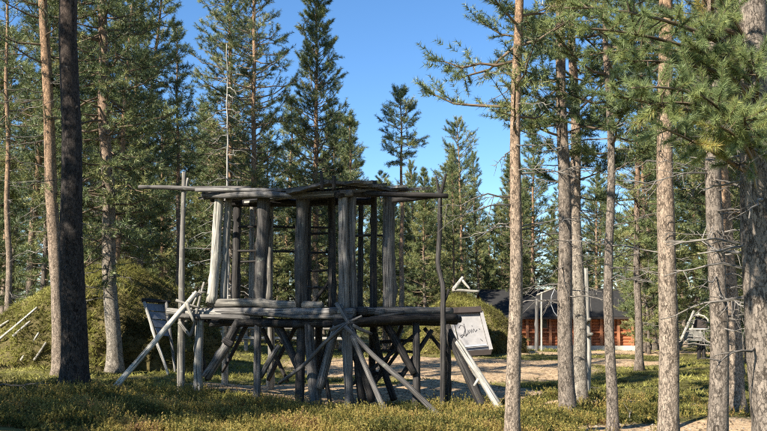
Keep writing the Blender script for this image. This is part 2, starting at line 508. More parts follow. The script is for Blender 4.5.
def pine_parts(seed, H, r0, cb, prof, n_br, twigs=8, tufts=3, nper=14, nl=0.11, nw=0.013, up=(-0.15, 0.9), bend=0.15, lean=(0, 0),
               trunk_seg=10, tuft_clump=0.0, asym=None, tint=0.4, bsparse=1.0, step=0.35, rough=0.06, rtop=0.25, sector=None):
    """returns trunk Geo, branch Geo, needle triangles, tints - in local coordinates, base at 0"""
    rng = np.random.default_rng(seed)
    nz_ = max(8, int(H / step))
    z = np.linspace(0, H, nz_)
    ph = rng.uniform(0, 6.28, 4)
    xx = bend * (np.sin(z / H * 4 + ph[0]) - math.sin(ph[0])) * (z / H) + lean[0] * z + 0.02 * np.sin(z * 1.7 + ph[2])
    yy = bend * (np.sin(z / H * 3.3 + ph[1]) - math.sin(ph[1])) * (z / H) + lean[1] * z + 0.02 * np.sin(z * 1.9 + ph[3])
    path = np.stack([xx, yy, z], 1)
    path[0, 2] = -0.25
    rad = r0 * (1 - (z / H) * (1 - 0.06)) ** 0.8
    rad = np.maximum(rad, r0 * 0.05)
    rad[0] *= 1.25
    rad *= 1 + 0.34 * np.exp(-z / 0.22)
    tg = Geo(); tg.add(*tube(path, rad, trunk_seg, rng, rough))
    bgeo = Geo()
    Bs, Ax, Ti = [], [], []
    hs = cb + (H - cb) * (np.arange(n_br) + rng.uniform(0, 1, n_br)) / n_br
    az0 = rng.uniform(0, 6.28)
    for i, h in enumerate(hs):
        t = (h - cb) / (H - cb)
        R_ = prof(t) * rng.uniform(0.55, 1.12)
        if rng.uniform() > bsparse: continue
        az = az0 + i * 2.399 + rng.normal(0, 0.4)
        if sector is not None:
            az = sector[0] + rng.uniform(-1, 1) * sector[1]
        if asym is not None:
            R_ *= 1 + asym[1] * math.cos(az - asym[0])
        if R_ < 0.06: continue
        el = up[0] + (up[1] - up[0]) * t ** 1.3 + rng.normal(0, 0.26)
        p0 = np.array([np.interp(h, z, xx), np.interp(h, z, yy), h])
        hd = np.array([math.cos(az), math.sin(az), 0])
        d = hd * math.cos(el) + np.array([0, 0, math.sin(el)])
        p1 = p0 + d * R_ * 0.6 + np.array([0, 0, -0.05 * R_])
        p2 = p0 + d * R_ + np.array([0, 0, 0.16 * R_])
        bp_ = curve3(p0, p1, p2, 6)
        bp_[1:-1] += rng.normal(0, 0.02 * R_, (4, 3))
        rb = max(0.008, min(0.05, R_ * 0.016 + 0.004))
        make_branch_wood(bgeo, bp_, rb, 4)
        perp = np.array([-hd[1], hd[0], 0])
        ntw = max(2, int(twigs * (0.45 + 0.55 * min(1.0, R_ / 1.2))))
        tb = tint - 0.06 + rng.normal(0, 0.22)
        for k in range(ntw):
            s = 0.30 + 0.70 * (k + rng.uniform(0, 1)) / ntw
            ii = s * 5; i0 = min(4, int(ii)); q = bp_[i0] + (bp_[i0 + 1] - bp_[i0]) * (ii - i0)
            sd = 1 if k % 2 else -1
            td = unit(d * rng.uniform(0.3, 1.0) + perp * sd * rng.uniform(0.2, 1.0) + np.array([0, 0, rng.uniform(-0.35, 0.95)]))
            tl = (0.16 + 0.36 * R_ * (1.15 - s)) * rng.uniform(0.5, 1.3)
            if k == ntw - 1:
                q = bp_[4]; td = unit(bp_[5] - bp_[4]); tl = 0.2
            e = q + td * tl + np.array([0, 0, 0.08 * tl])
            if k % 2 == 0:
                bgeo.add(*tube(np.array([q, (q + e) / 2, e]), [rb * 0.4, rb * 0.3, rb * 0.15], 3, caps=False))
            for j in range(tufts):
                u_ = (j + 1) / tufts
                Bs.append(q + (e - q) * u_); Ax.append(td + np.array([0, 0, 0.25])); Ti.append(tb + rng.normal(0, 0.1) + 0.1 * s)
    if Bs:
        T, tt = needles(rng, np.array(Bs), np.array(Ax), nper, nl, nw, along=nl * 0.7, tint=np.array(Ti))
    else:
        T, tt = np.zeros((0, 3, 3)), np.zeros(0)
    return tg, bgeo, T, tt, path, rad

def pine(name, loc, label, group, bark='pine_bark', needle='pine_needles', dead=(), seed=1, **kw):
    root = thing(name, loc, label, 'tree', group)
    tg, bgeo, T, tt, path, rad = pine_parts(seed, **kw)
    link('trunk', tg.mesh('trunk', bark), root)
    if bgeo.n: link('branches', bgeo.mesh('branches', 'live_branch'), root, kind='stuff')
    if len(T): link('crown', tri_mesh('crown', T, tt, needle), root, kind='stuff')
    rng = np.random.default_rng(seed + 999)
    for (h0, h1, cnt, Lr, az, azs, droop, tw) in dead:
        for _ in range(cnt):
            h = rng.uniform(h0, h1)
            p = np.array([np.interp(h, path[:, 2], path[:, 0]), np.interp(h, path[:, 2], path[:, 1]), h])
            a_ = az + rng.uniform(-azs, azs)
            L_ = rng.uniform(*Lr)
            g = dead_geo(rng, p, np.array([math.cos(a_), math.sin(a_), rng.uniform(-0.15, 0.25)]), L_, 0.005 + 0.007 * min(1.2, L_), droop, tw)
            link('dead_branch', g.mesh('dead_branch', 'dead_wood'), root)
    return root

PI = math.pi
def conic(rmax, pw=0.8, low=0.55):
    # widest a quarter of the way up, narrowing to the tip
    def f(t):
        return rmax * (low + (1 - low) * min(1, t / 0.22)) * (max(0.0, 1 - t)) ** pw + 0.12
    return f
def domed(rmax):
    def f(t):
        return rmax * math.sqrt(max(0.0, 1 - (2 * t - 0.75) ** 2 / 1.6)) + 0.1
    return f

# prototypes for the forest behind (built once, first one placed, then copied)
PROTO = {}
def proto(key, **kw):
    PROTO[key] = (kw, None)
PDEF = {
 'dense_tall': dict(seed=11, H=15, r0=0.15, cb=2.4, prof=conic(1.9, 0.6), n_br=170, twigs=9, tufts=3, nper=19, nl=0.155, nw=0.017, up=(-0.2, 0.95), tint=0.55),
 'loose_tall': dict(seed=12, H=15.5, r0=0.16, cb=4.2, prof=conic(2.1, 0.5), n_br=120, twigs=9, tufts=3, nper=19, nl=0.155, nw=0.017, up=(-0.1, 0.8), tint=0.6),
 'high_crown': dict(seed=13, H=15, r0=0.16, cb=7.5, prof=domed(1.7), n_br=80, twigs=9, tufts=3, nper=20, nl=0.155, nw=0.017, up=(0.0, 0.8), tint=0.58),
 'slim': dict(seed=14, H=13, r0=0.11, cb=2.0, prof=conic(1.3, 0.6), n_br=140, twigs=7, tufts=3, nper=19, nl=0.145, nw=0.016, up=(-0.25, 0.95), tint=0.52),
 'young': dict(seed=15, H=6.5, r0=0.08, cb=0.5, prof=conic(1.3, 0.8, 0.8), n_br=90, twigs=8, tufts=3, nper=20, nl=0.135, nw=0.016, up=(0.0, 0.95), tint=0.72),
 'bushy': dict(seed=16, H=9.5, r0=0.11, cb=1.2, prof=conic(1.7, 0.8, 0.7), n_br=110, twigs=9, tufts=3, nper=19, nl=0.145, nw=0.016, up=(-0.1, 0.95), tint=0.65),
 'ragged': dict(seed=17, H=14, r0=0.14, cb=3.2, prof=conic(1.7, 0.5), n_br=90, twigs=9, tufts=3, nper=20, nl=0.155, nw=0.017, up=(-0.25, 0.7), tint=0.55, bend=0.3),
}
PDEAD = {'loose_tall': [(1.2, 5.5, 14, (0.5, 1.5), 0, PI, 0.35, 6)], 'high_crown': [(1.5, 8.0, 22, (0.5, 1.4), 0, PI, 0.3, 6)],
         'ragged': [(1.0, 6, 18, (0.5, 1.5), 0, PI, 0.35, 6)], 'dense_tall': [(0.8, 3.0, 8, (0.5, 1.3), 0, PI, 0.4, 5)], 'slim': [(0.5, 3, 8, (0.4, 0.9), 0, PI, 0.35, 5)]}
PH = {k: v['H'] for k, v in PDEF.items()}
def put(kind, loc, rz, sxy, sz, name, label, group=None, tilt=(0, 0)):
    if kind not in PROTO:
        kw = dict(PDEF[kind])
        r = pine(name, loc, label, group, bark='pine_bark_orange' if kind in ('loose_tall', 'high_crown') else 'pine_bark', dead=PDEAD.get(kind, ()), **kw)
        r.rotation_euler = (tilt[0], tilt[1], rz); r.scale = (sxy, sxy, sz)
        PROTO[kind] = r
        return r
    r = copy_tree(PROTO[kind], loc, rz, (sxy, sz), label, group, tilt)
    r.name = name
    return r

# ------------------------------------------------------------------ logs and poles
LR = np.random.default_rng(77)
def pxr(wpx, D):
    return 0.5 * wpx * D / F

def log_mesh(name, p0, p1, r0, r1, mat, origin, bend=0.02, seg=9, rough=0.05, knots=3, mids=None, seed=None):
    rng = np.random.default_rng(seed if seed is not None else int(LR.integers(1 << 30)))
    p0 = np.asarray(p0, float); p1 = np.asarray(p1, float)
    L = np.linalg.norm(p1 - p0)
    n_ = max(6, int(L / 0.12))
    t = np.linspace(0, 1, n_)
    if mids is None:
        P_ = p0 + (p1 - p0) * t[:, None]
    else:
        pts = [p0] + [np.asarray(q, float) for q in mids] + [p1]
        d = np.cumsum([0] + [np.linalg.norm(pts[i + 1] - pts[i]) for i in range(len(pts) - 1)])
        P_ = np.stack([np.interp(t * d[-1], d, [q[k] for q in pts]) for k in range(3)], 1)
        for _ in range(2):
            P_[1:-1] = (P_[:-2] + P_[2:] + 2 * P_[1:-1]) / 4
    off = rng.normal(0, bend * L * 0.5, 3)
    P_ = P_ + np.sin(t * PI)[:, None] * off + (np.sin(t * PI * 3 + rng.uniform(0, 6)) * np.sin(t * PI))[:, None] * rng.normal(0, bend * L * 0.15, 3)
    g = Geo(); g.add(*tube(P_, np.linspace(r0, r1, n_), seg, rng, rough, True, knots, z0=rng.uniform(0, 50)))
    return g.mesh(name, mat, origin)

def part_log(name, parent, o, p0, p1, r0, r1, mat='weathered_wood', **kw):
    return link(name, log_mesh(name, p0, p1, r0, r1, mat, o, **kw), parent)

def G0(px, D, sink=0.08):
    p = GP(px, D); p[2] -= sink
    return p

# ------------------------------------------------------------------ raised log platform (the main thing)
A = np.array([-3.28, 15.2]); B = np.array([-0.58, 13.55]); Cc = np.array([1.16, 14.7])
SO = np.array([B[0], B[1], float(gz(B[0], B[1]))])
plat = thing('raised_log_platform', SO, 'large weathered grey log storage platform on stilt legs with a flat plank roof', 'platform')
def P3(xy, z): return np.array([xy[0], xy[1], z])
u = (B - A) / np.linalg.norm(B - A); v = (Cc - B) / np.linalg.norm(Cc - B)
LAB = np.linalg.norm(B - A); LBC = np.linalg.norm(Cc - B)
DT = 1.60
# under beams: two long front beams, cross beams
part_log('beam', plat, SO, P3(A - u * 0.35, 1.50), P3(B + u * 0.25, 1.46), 0.072, 0.08, 'weathered_dark_shaded')
part_log('beam', plat, SO, P3(B - v * 0.3 + u * 0.06, 1.43), P3(Cc + v * 0.25, 1.47), 0.07, 0.065, 'weathered_dark_shaded')
part_log('beam', plat, SO, P3(A + v * LBC - u * 0.3, 1.50), P3(Cc + u * 0.15, 1.46), 0.08, 0.085, 'weathered_dark_shaded')
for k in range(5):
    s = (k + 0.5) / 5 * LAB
    part_log('cross_beam', plat, SO, P3(A + u * s - v * 0.16, 1.40), P3(A + u * s + v * (LBC + 0.15), 1.40), 0.06, 0.05, 'weathered_dark_shaded')
# deck of logs lying along the long side
nd = 12
for k in range(nd):
    s = LBC * k / (nd - 1)
    e0, e1 = LR.uniform(-0.12, 0.3), LR.uniform(-0.1, 0.22)
    if k == 0: e0, e1 = 0.22, 0.12
    r_ = LR.uniform(0.05, 0.07)
    part_log('deck_log', plat, SO, P3(A - u * e0 + v * s, 1.615 + 0.01 * (k % 2)), P3(B + u * e1 + v * s, 1.60 + 0.012 * (k % 3)), r_, r_ * 1.08,
             ('weathered_wood', 'weathered_dark_shaded', 'weathered_wood')[k % 3], knots=4, bend=0.006)
part_log('deck_log', plat, SO, Q(213, 303, 15.15), Q(322, 306, 14.0), pxr(9, 15), pxr(8, 14), 'weathered_pale_sunlit', knots=4)
part_log('deck_log', plat, SO, Q(330, 311, 13.6), Q(452, 311, 14.5), pxr(8, 13.6), pxr(7, 14.5), 'weathered_wood')
part_log('deck_log', plat, SO, Q(352, 322, 13.3), Q(456, 318, 14.4), pxr(7, 13.3), pxr(9, 14.4), 'weathered_dark_shaded')
part_log('deck_log', plat, SO, Q(168, 311, 15.3), Q(240, 315, 14.9), pxr(7, 15.3), pxr(7, 14.9), 'weathered_pale_sunlit')
part_log('deck_log', plat, SO, Q(176, 316, 15.0), Q(262, 318, 14.6), pxr(5, 15.3), pxr(6, 14.9), 'weathered_wood')
part_log('tie_pole', plat, SO, Q(246, 313, 14.55), Q(352, 317, 13.4), pxr(4, 14.5), pxr(5, 13.4), 'weathered_wood')
part_log('tie_pole', plat, SO, Q(345, 324, 13.2), Q(404, 312, 13.9), pxr(4, 13.2), pxr(3, 13.9), 'weathered_wood')

# posts of the upper room: (px top, px bottom, D, top width, bottom width, material toned for sun and shade)
RT = 197   # roof underside row
posts = [(219, 212, 15.10, 10, 13, 'bright_wood', 197, 303), (229, 223, 15.2, 8, 9, 'weathered_pale_sunlit', 200, 303),
         (237, 235, 15.9, 9, 11, 'weathered_dark_shaded', 200, 304),
         (264, 260, 14.75, 15, 14, 'weathered_wood', 197, 305), (270, 268, 15.7, 8, 11, 'weathered_pale_sunlit', 200, 303),
         (303, 301, 14.25, 15, 15, 'weathered_wood', 197, 307), (309, 308, 15.6, 7, 7, 'weathered_dark_shaded', 199, 305),
         (331, 332, 14.9, 9, 10, 'weathered_dark_shaded', 197, 308),
         (343, 344, 13.62, 11, 13, 'weathered_wood', 196, 312), (352, 353, 13.75, 10, 11, 'weathered_wood', 196, 312),
         (374, 373, 14.6, 7, 9, 'weathered_dark_shaded', 197, 309), (389, 389, 14.15, 15, 16, 'weathered_wood', 196, 311),
         (252, 251, 16.2, 5, 6, 'weathered_pale_sunlit', 205, 303), (361, 360, 15.3, 6, 7, 'weathered_dark_shaded', 198, 308)]
for (xt, xb, D, wt, wb, mt, yt, yb) in posts:
    part_log('post', plat, SO, Q(xb, yb, D), Q(xt, yt - 4, D), pxr(wb * 0.84, D), pxr(wt * 0.84, D), mt, bend=0.008, knots=4, seg=9, rough=0.08)
# thin rungs between the back posts
for (x0, x1, yy_, D) in ((238, 333, 227, 15.8), (306, 334, 234, 15.4), (234, 308, 251, 15.85), (306, 334, 253, 15.4), (306, 334, 271, 15.4), (236, 268, 262, 15.9), (350, 392, 236, 15.2), (306, 334, 287, 15.4)):
    part_log('rung', plat, SO, Q(x0, yy_, D), Q(x1, yy_ + LR.uniform(-1.5, 1.5), D - 0.15), pxr(2.6, D), pxr(2.2, D), 'weathered_dark_shaded', knots=1)
part_log('brace', plat, SO, Q(313, 303, 15.0), Q(331, 279, 15.1), pxr(4, 15), pxr(3, 15), 'weathered_dark_shaded')

# roof: wall-plate beams, then planks and poles laid along, lifted at the near corner
part_log('roof_beam', plat, SO, Q(203, 195, 15.15), Q(352, 193, 13.5), pxr(6, 15.2), pxr(7, 13.5), 'weathered_wood')
part_log('roof_beam', plat, SO, Q(336, 195, 13.45), Q(400, 194, 14.5), pxr(7, 13.4), pxr(6, 14.5), 'weathered_dark_shaded')
part_log('roof_beam', plat, SO, Q(226, 203, 15.9), Q(372, 201, 15.0), pxr(8, 15.9), pxr(8, 15.0), 'weathered_dark_shaded')
part_log('roof_beam', plat, SO, Q(212, 199, 15.3), Q(262, 201, 16.2), pxr(7, 15.3), pxr(7, 16.2), 'weathered_dark_shaded')
def plank_between(name, pts4, th, mat, parent, o):
    """a sawn board from four top corners"""
    p = [np.asarray(q, float) for q in pts4]
    dn = np.array([0, 0, -th])
    g = Geo()
    ax = unit(p[1] - p[0])
    L = np.linalg.norm(p[1] - p[0]); Wd = np.linalg.norm(p[3] - p[0])
    n_ = 10
    top = []; lc = []; z00 = LR.uniform(0, 40)
    for i in range(n_ + 1):
        t = i / n_
        a_ = p[0] + (p[1] - p[0]) * t + LR.normal(0, 0.006, 3); b_ = p[3] + (p[2] - p[3]) * t + LR.normal(0, 0.006, 3)
        top += [a_, b_, a_ + dn, b_ + dn]
        lc += [(0, 0, L * t + z00), (Wd, 0, L * t + z00), (0, th, L * t + z00), (Wd, th, L * t + z00)]
    f = []
    for i in range(n_):
        k = i * 4; q = k + 4
        f += [(k, q, q + 1, k + 1), (k + 2, k + 3, q + 3, q + 2), (k, k + 2, q + 2, q), (k + 1, q + 1, q + 3, k + 3)]
    f += [(0, 1, 3, 2), (n_ * 4, n_ * 4 + 2, n_ * 4 + 3, n_ * 4 + 1)]
    g.add(top, f, lc)
    return link(name, g.mesh(name, mat, o, smooth=False), parent)
zR = float(Q(300, 190, 14.3)[2])
VR = (Cc - B) * 0.72
for k in range(7):
    s0 = k / 7 - 0.06; s1 = (k + 0.86) / 7 - 0.06
    e0 = LR.uniform(-0.1, 0.25); e1 = LR.uniform(-0.1, 0.3)
    zl = zR + LR.uniform(-0.015, 0.02) + 0.04 * (k % 2); zr = zl + LR.uniform(-0.02, 0.03)
    a0 = A - u * e0; b0 = B + u * e1
    plank_between('roof_plank', [P3(a0 + VR * s0, zl), P3(b0 + VR * s0, zr), P3(b0 + VR * s1, zr + 0.02), P3(a0 + VR * s1, zl + 0.02)], 0.045, ('weathered_wood', 'weathered_pale_sunlit', 'weathered_wood')[k % 3], plat, SO)
# two boards rising over the near corner, and a loose board on top
def board_px(name, c, wdir, wd, th, mat):
    p0, p1 = c
    d = np.asarray(wdir, float) * wd
    plank_between(name, [p0, p1, p1 + d, p0 + d], th, mat, plat, SO)
board_px('roof_plank', (Q(286, 191, 13.75), Q(329, 180, 13.3)), (0.25, 0.95, 0.05), 0.30, 0.05, 'weathered_wood')
board_px('roof_plank', (Q(325, 180, 13.32), Q(398, 188, 14.0)), (-0.2, 0.95, 0.05), 0.30, 0.05, 'weathered_wood')
board_px('roof_plank', (Q(352, 181, 14.3), Q(377, 180, 14.6)), (-0.2, 0.95, 0.03), 0.4, 0.07, 'weathered_dark_shaded')
board_px('roof_plank', (Q(340, 190, 13.4), Q(402, 187, 14.3)), (-0.2, 0.95, 0.03), 0.25, 0.05, 'weathered_wood')
part_log('roof_peg', plat, SO, Q(322, 190, 13.3), Q(321, 171, 13.3), pxr(4, 13.3), pxr(3, 13.3), 'weathered_dark_shaded', knots=1)
part_log('roof_peg', plat, SO, Q(334, 190, 13.3), Q(334, 176, 13.3), pxr(4, 13.3), pxr(4, 13.3), 'weathered_dark_shaded', knots=1)

# long rail resting in two forked poles either side of the room
part_log('top_rail', plat, SO, Q(139, 187, 15.35), Q(250, 189, 14.85), pxr(4, 15.3), pxr(6, 14.9), 'weathered_wood', bend=0.01, knots=5)
part_log('top_rail', plat, SO, Q(196, 190, 15.0), Q(300, 191, 14.2), pxr(4.5, 15), pxr(4.5, 14.2), 'weathered_wood', bend=0.01, knots=5)
part_log('top_rail', plat, SO, Q(300, 191, 14.0), Q(448, 196, 13.55), pxr(5.5, 14), pxr(5, 13.5), 'weathered_dark_shaded', bend=0.012, knots=5)
part_log('top_rail', plat, SO, Q(392, 200, 13.75), Q(440, 196, 13.65), pxr(7, 13.8), pxr(4, 13.6), 'weathered_dark_shaded', knots=2)
part_log('forked_pole', plat, SO, G0(181, 15.15), Q(184, 172, 15.2), pxr(8, 15.2), pxr(4, 15.2), 'weathered_pale_sunlit', bend=0.008, mids=[Q(182, 300, 15.15)])
part_log('fork_prong', plat, SO, Q(184, 197, 15.2), Q(188, 178, 15.2), pxr(3.5, 15.2), pxr(2.5, 15.2), 'weathered_pale_sunlit', knots=0)
part_log('forked_pole', plat, SO, G0(443, 13.6), Q(440, 195, 13.6), pxr(6, 13.6), pxr(4.5, 13.6), 'weathered_dark_shaded', bend=0.004, rough=0.12, mids=[Q(443, 320, 13.6), Q(443.5, 286, 13.6), Q(441, 276, 13.6), Q(437, 268, 13.6), Q(438, 256, 13.6), Q(440, 238, 13.6)], knots=12)
part_log('fork_prong', plat, SO, Q(440, 196, 13.6), Q(446, 174, 13.6), pxr(4.5, 13.6), pxr(2.5, 13.6), 'weathered_dark_shaded', knots=0)
part_log('fork_prong', plat, SO, Q(440, 197, 13.6), Q(436, 176, 13.65), pxr(4, 13.6), pxr(2, 13.6), 'weathered_dark_shaded', knots=0)
part_log('fork_prong', plat, SO, Q(443, 304, 13.6), Q(449, 289, 13.6), pxr(4, 13.6), pxr(3, 13.6), 'weathered_dark_shaded', knots=0)

# legs and braces under the deck: (px bottom, D bottom, px top, py top, D top, width bottom, width top, material with sun and shade in its tone)
legs = [(199, 15.05, 200, 318, 15.1, 11, 10, 'weathered_pale_sunlit'), (257, 14.45, 258, 320, 14.6, 9, 9, 'weathered_wood'),
        (300, 14.1, 302, 320, 14.2, 11, 12, 'weathered_dark_shaded'), (318, 13.75, 309, 322, 14.0, 15, 12, 'weathered_wood'),
        (349, 13.5, 347, 324, 13.5, 9, 13, 'weathered_wood'), (365, 13.6, 352, 322, 13.5, 10, 8, 'weathered_dark_shaded'),
        (416, 13.55, 416, 322, 14.1, 10, 9, 'weathered_dark_shaded'), (448, 14.8, 447, 322, 14.7, 8, 8, 'weathered_dark_shaded'),
        (225, 16.6, 226, 318, 16.4, 8, 8, 'weathered_pale_sunlit'), (270, 17.0, 271, 318, 16.6, 9, 9, 'weathered_pale_sunlit'),
        (318, 16.6, 319, 318, 16.4, 9, 9, 'weathered_dark_shaded'), (372, 15.6, 374, 318, 15.5, 9, 9, 'weathered_dark_shaded')]
for (xb, Db, xt, yt, Dt, wb, wt, mt) in legs:
    part_log('leg', plat, SO, G0(xb, Db), Q(xt, yt, Dt), pxr(wb * 0.82, Db), pxr(wt * 0.82, Dt), mt, bend=0.016, knots=4, seg=9, rough=0.08)
braces = [(Q(206, 377, 14.9), Q(228, 342, 14.75), 12, 10, 'weathered_wood'), (Q(227, 344, 14.76), Q(239, 320, 14.7), 11, 10, 'weathered_dark_shaded'),
          (Q(197, 340, 15.15), Q(208, 380, 15.3), 5, 6, 'weathered_dark_shaded'), (Q(260, 377, 14.55), Q(279, 345, 14.5), 7, 6, 'weathered_wood'),
          (Q(276, 322, 14.5), Q(300, 372, 14.2), 10, 8, 'weathered_dark_shaded'), (Q(320, 388, 13.7), Q(337, 324, 13.6), 10, 9, 'weathered_wood'),
          (Q(326, 380, 13.7), Q(331, 406, 13.7), 5, 5, 'weathered_dark_shaded'), (Q(385, 322, 14.0), Q(414, 374, 13.7), 9, 7, 'weathered_dark_shaded'),
          (Q(432, 330, 14.2), Q(399, 380, 14.0), 5, 6, 'weathered_dark_shaded'), (Q(373, 330, 14.6), Q(394, 400, 14.2), 7, 8, 'weathered_dark_shaded'),
          (Q(366, 392, 14.5), Q(398, 352, 14.6), 5, 4, 'weathered_dark_shaded'), (Q(356, 340, 13.6), Q(372, 402, 13.5), 8, 8, 'weathered_dark_shaded'),
          (Q(340, 330, 14.2), Q(362, 372, 14.3), 5, 5, 'weathered_dark_shaded'), (Q(380, 342, 15.3), Q(416, 340, 15.2), 4, 4, 'weathered_dark_shaded'),
          (Q(362, 372, 15.2), Q(402, 374, 15.2), 4, 4, 'weathered_dark_shaded'),
          (Q(332, 328, 14.6), Q(312, 386, 14.9), 5, 5, 'weathered_dark_shaded'), (Q(345, 340, 14.9), Q(380, 396, 15.0), 5, 5, 'weathered_dark_shaded'), (Q(402, 326, 15.0), Q(372, 388, 15.2), 5, 5, 'weathered_dark_shaded'),
          (Q(296, 326, 15.6), Q(268, 380, 15.9), 5, 5, 'weathered_dark_shaded'), (Q(262, 328, 15.6), Q(288, 382, 15.6), 5, 4, 'weathered_dark_shaded'), (Q(246, 326, 15.4), Q(222, 372, 15.7), 5, 4, 'weathered_dark_shaded'),
          (Q(424, 328, 14.6), Q(444, 352, 14.6), 4, 4, 'weathered_dark_shaded'), (Q(338, 350, 14.4), Q(418, 352, 14.6), 3.5, 3, 'weathered_dark_shaded'), (Q(350, 386, 13.9), Q(420, 330, 14.5), 4, 3.5, 'weathered_dark_shaded')]
for (p0, p1, w0, w1, mt) in braces:
    part_log('brace', plat, SO, p0, p1, pxr(w0 * 0.88, p0[1]), pxr(w1 * 0.88, p1[1]), mt, bend=0.02, knots=3, rough=0.07)
part_log('rope_collar', plat, SO, Q(223, 339, 14.65), Q(233, 345, 14.65), pxr(6, 14.7), pxr(6, 14.7), 'weathered_dark_shaded', knots=0, bend=0.01)
for (x0, y0, x1, y1, D0, D1, w_) in ((336, 303, 352, 330, 13.35, 13.2, 4), (330, 330, 362, 316, 13.3, 13.25, 3.5), (341, 305, 356, 336, 13.4, 13.15, 3.5), (352, 325, 372, 334, 13.2, 13.3, 4)):
    part_log('lashing_stick', plat, SO, Q(x0, y0, D0), Q(x1, y1, D1), pxr(w_, D0), pxr(w_ * 0.7, D1), 'weathered_wood', knots=1)
for (x0, y0, x1, y1, D0, D1, w_) in ((186, 322, 200, 290, 15.0, 15.1, 3), (176, 300, 200, 308, 15.0, 15.0, 3), (179, 322, 190, 336, 14.95, 14.95, 4), (190, 336, 197, 316, 14.95, 15, 3.5), (196, 316, 204, 282, 15.0, 15.1, 3), (192, 293, 206, 292, 15, 15, 2)):
    part_log('lashing_stick', plat, SO, Q(x0, y0, D0), Q(x1, y1, D1), pxr(w_, D0), pxr(w_ * 0.7, D1), 'weathered_pale_sunlit', knots=1)

# loose poles leaning on the platform
def lone_pole(name, p0, p1, r0, r1, mat, label, cat='pole', mids=None, group=None, forks=()):
    o = np.asarray(p0, float)
    root = thing(name, o, label, cat, group)
    link('shaft', log_mesh('shaft', p0, p1, r0, r1, mat, o, bend=0.012, knots=4, mids=mids), root)
    for (a_, b_, r_) in forks:
        link('side_branch', log_mesh('side_branch', a_, b_, r_, r_ * 0.6, mat, o, knots=0), root)
    return root
lone_pole('leaning_pole', G0(110, 14.3, 0.0), Q(197, 292, 14.85), pxr(6, 14.4), pxr(5, 14.9), 'bright_wood', 'pale bare pole leaning from the ground by the dark pine to the platform\'s left end',
          forks=[(Q(186, 302, 14.75), Q(194, 322, 14.7), pxr(4, 14.8))])
part_log('brace', plat, SO, Q(279, 383, 13.9), Q(350, 322, 13.15), pxr(3.5, 13.9), pxr(4, 13.1), 'weathered_wood', mids=[Q(304, 366, 13.6), Q(325, 342, 13.3)], bend=0.012, knots=3)
lone_pole('leaning_pole', G0(441, 12.75, 0.0), Q(345, 326, 13.15), pxr(6, 12.8), pxr(4.5, 13.1), 'weathered_wood', 'long grey pole slanting down right from the crossed sticks under the platform',
          mids=[Q(412, 389, 12.85), Q(370, 352, 13.05)])
lone_pole('leaning_pole', G0(387, 13.0, 0.0), Q(352, 335, 13.1), pxr(6, 13), pxr(5, 13.1), 'weathered_wood', 'steep grey pole leaning under the crossed sticks, left of the long grey pole')
lone_pole('leaning_pole', G0(484, 13.3, 0.0), Q(446, 326, 13.85), pxr(9, 13.3), pxr(9, 13.8), 'weathered_dark_shaded', 'dark thick pole propped against the platform\'s right end')
lone_pole('leaning_pole', G0(504, 12.75, 0.0), Q(458, 342, 13.55), pxr(8, 12.9), pxr(7, 13.5), 'weathered_pale_sunlit', 'pale split pole propped in front of the dark one at the right end', mids=[Q(480, 376, 13.1)],
          forks=[(Q(480, 377, 13.1), Q(474, 386, 13.0), pxr(4, 13))])

# ------------------------------------------------------------------ turf huts
def turf_hut(name, px, D, R, H, label, seed, blades=16000, pw=1.6, tbase=0.5):
    rng = np.random.default_rng(seed)
    o = GP(px, D)
    root = thing(name, o, label, 'hut')
    nr, ns = 40, 96
    V_, f = [], []
    def surf(t, a_):
        rr = R * (1 - t ** pw) * (1 + 0.06 * math.sin(3 * a_ + seed) + 0.04 * math.sin(7 * a_ + 2 * seed + 5 * t) + 0.035 * math.sin(13 * a_ + 9 * t + 2 * math.sin(6 * t)) + 0.03 * math.sin(19 * a_ - 14 * t) * math.sin(11 * t + 5 * a_))
        zz = H * (t ** 0.92) + 0.06 * math.sin(5 * a_ + 4 * t) * (1 - t)
        return np.array([rr * math.cos(a_), rr * math.sin(a_), zz])
    for i in range(nr):
        t = i / (nr - 1) * 0.985
        for j in range(ns):
            q = surf(t, j / ns * 2 * PI) + rng.normal(0, 0.012, 3) - np.array([0, 0, 0.02])
            if i == 0: q[2] = -0.3
            V_.append(q)
    for i in range(nr - 1):
        for j in range(ns):
            j2 = (j + 1) % ns
            f.append((i * ns + j, i * ns + j2, (i + 1) * ns + j2, (i + 1) * ns + j))
    f.append(tuple((nr - 1) * ns + j for j in range(ns)))
    g = Geo(); g.add(V_, f)
    link('turf_mound', g.mesh('turf_mound', 'turf'), root)
    # grass and moss growing on the turf
    t = rng.uniform(0, 0.97, blades) ** 1.2; aa = rng.uniform(0, 2 * PI, blades)
    base = np.array([surf(a_, b_) for a_, b_ in zip(t, aa)])
    nrm = unit(np.stack([np.cos(aa), np.sin(aa), np.full(blades, 0.9)], 1))
    patch_sunside = tbase - 0.22 * np.clip(base[:, 0] / R, -1, 1) + 0.3 * np.sin(base[:, 0] * 3 + base[:, 2] * 2) * np.sin(base[:, 1] * 2.6 + 1)  # natural patches, plus sunlit left and shaded right flank put into the tint
    T, tt = needles(rng, base, nrm + rng.normal(0, 0.3, (blades, 3)), 4, 0.10, 0.02, spread=0.8, along=0.01, tint=patch_sunside, tint_sd=0.15)
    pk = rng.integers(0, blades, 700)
    T2, tt2 = needles(rng, base[pk], nrm[pk] + np.array([0, 0, 0.3]), 12, 0.24, 0.016, spread=0.7, along=0.02, tint=patch_sunside[pk] + rng.normal(0.05, 0.2, 700), tint_sd=0.1)
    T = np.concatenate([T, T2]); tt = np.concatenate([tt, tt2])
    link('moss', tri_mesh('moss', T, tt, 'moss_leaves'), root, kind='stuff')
    return root, o, surf

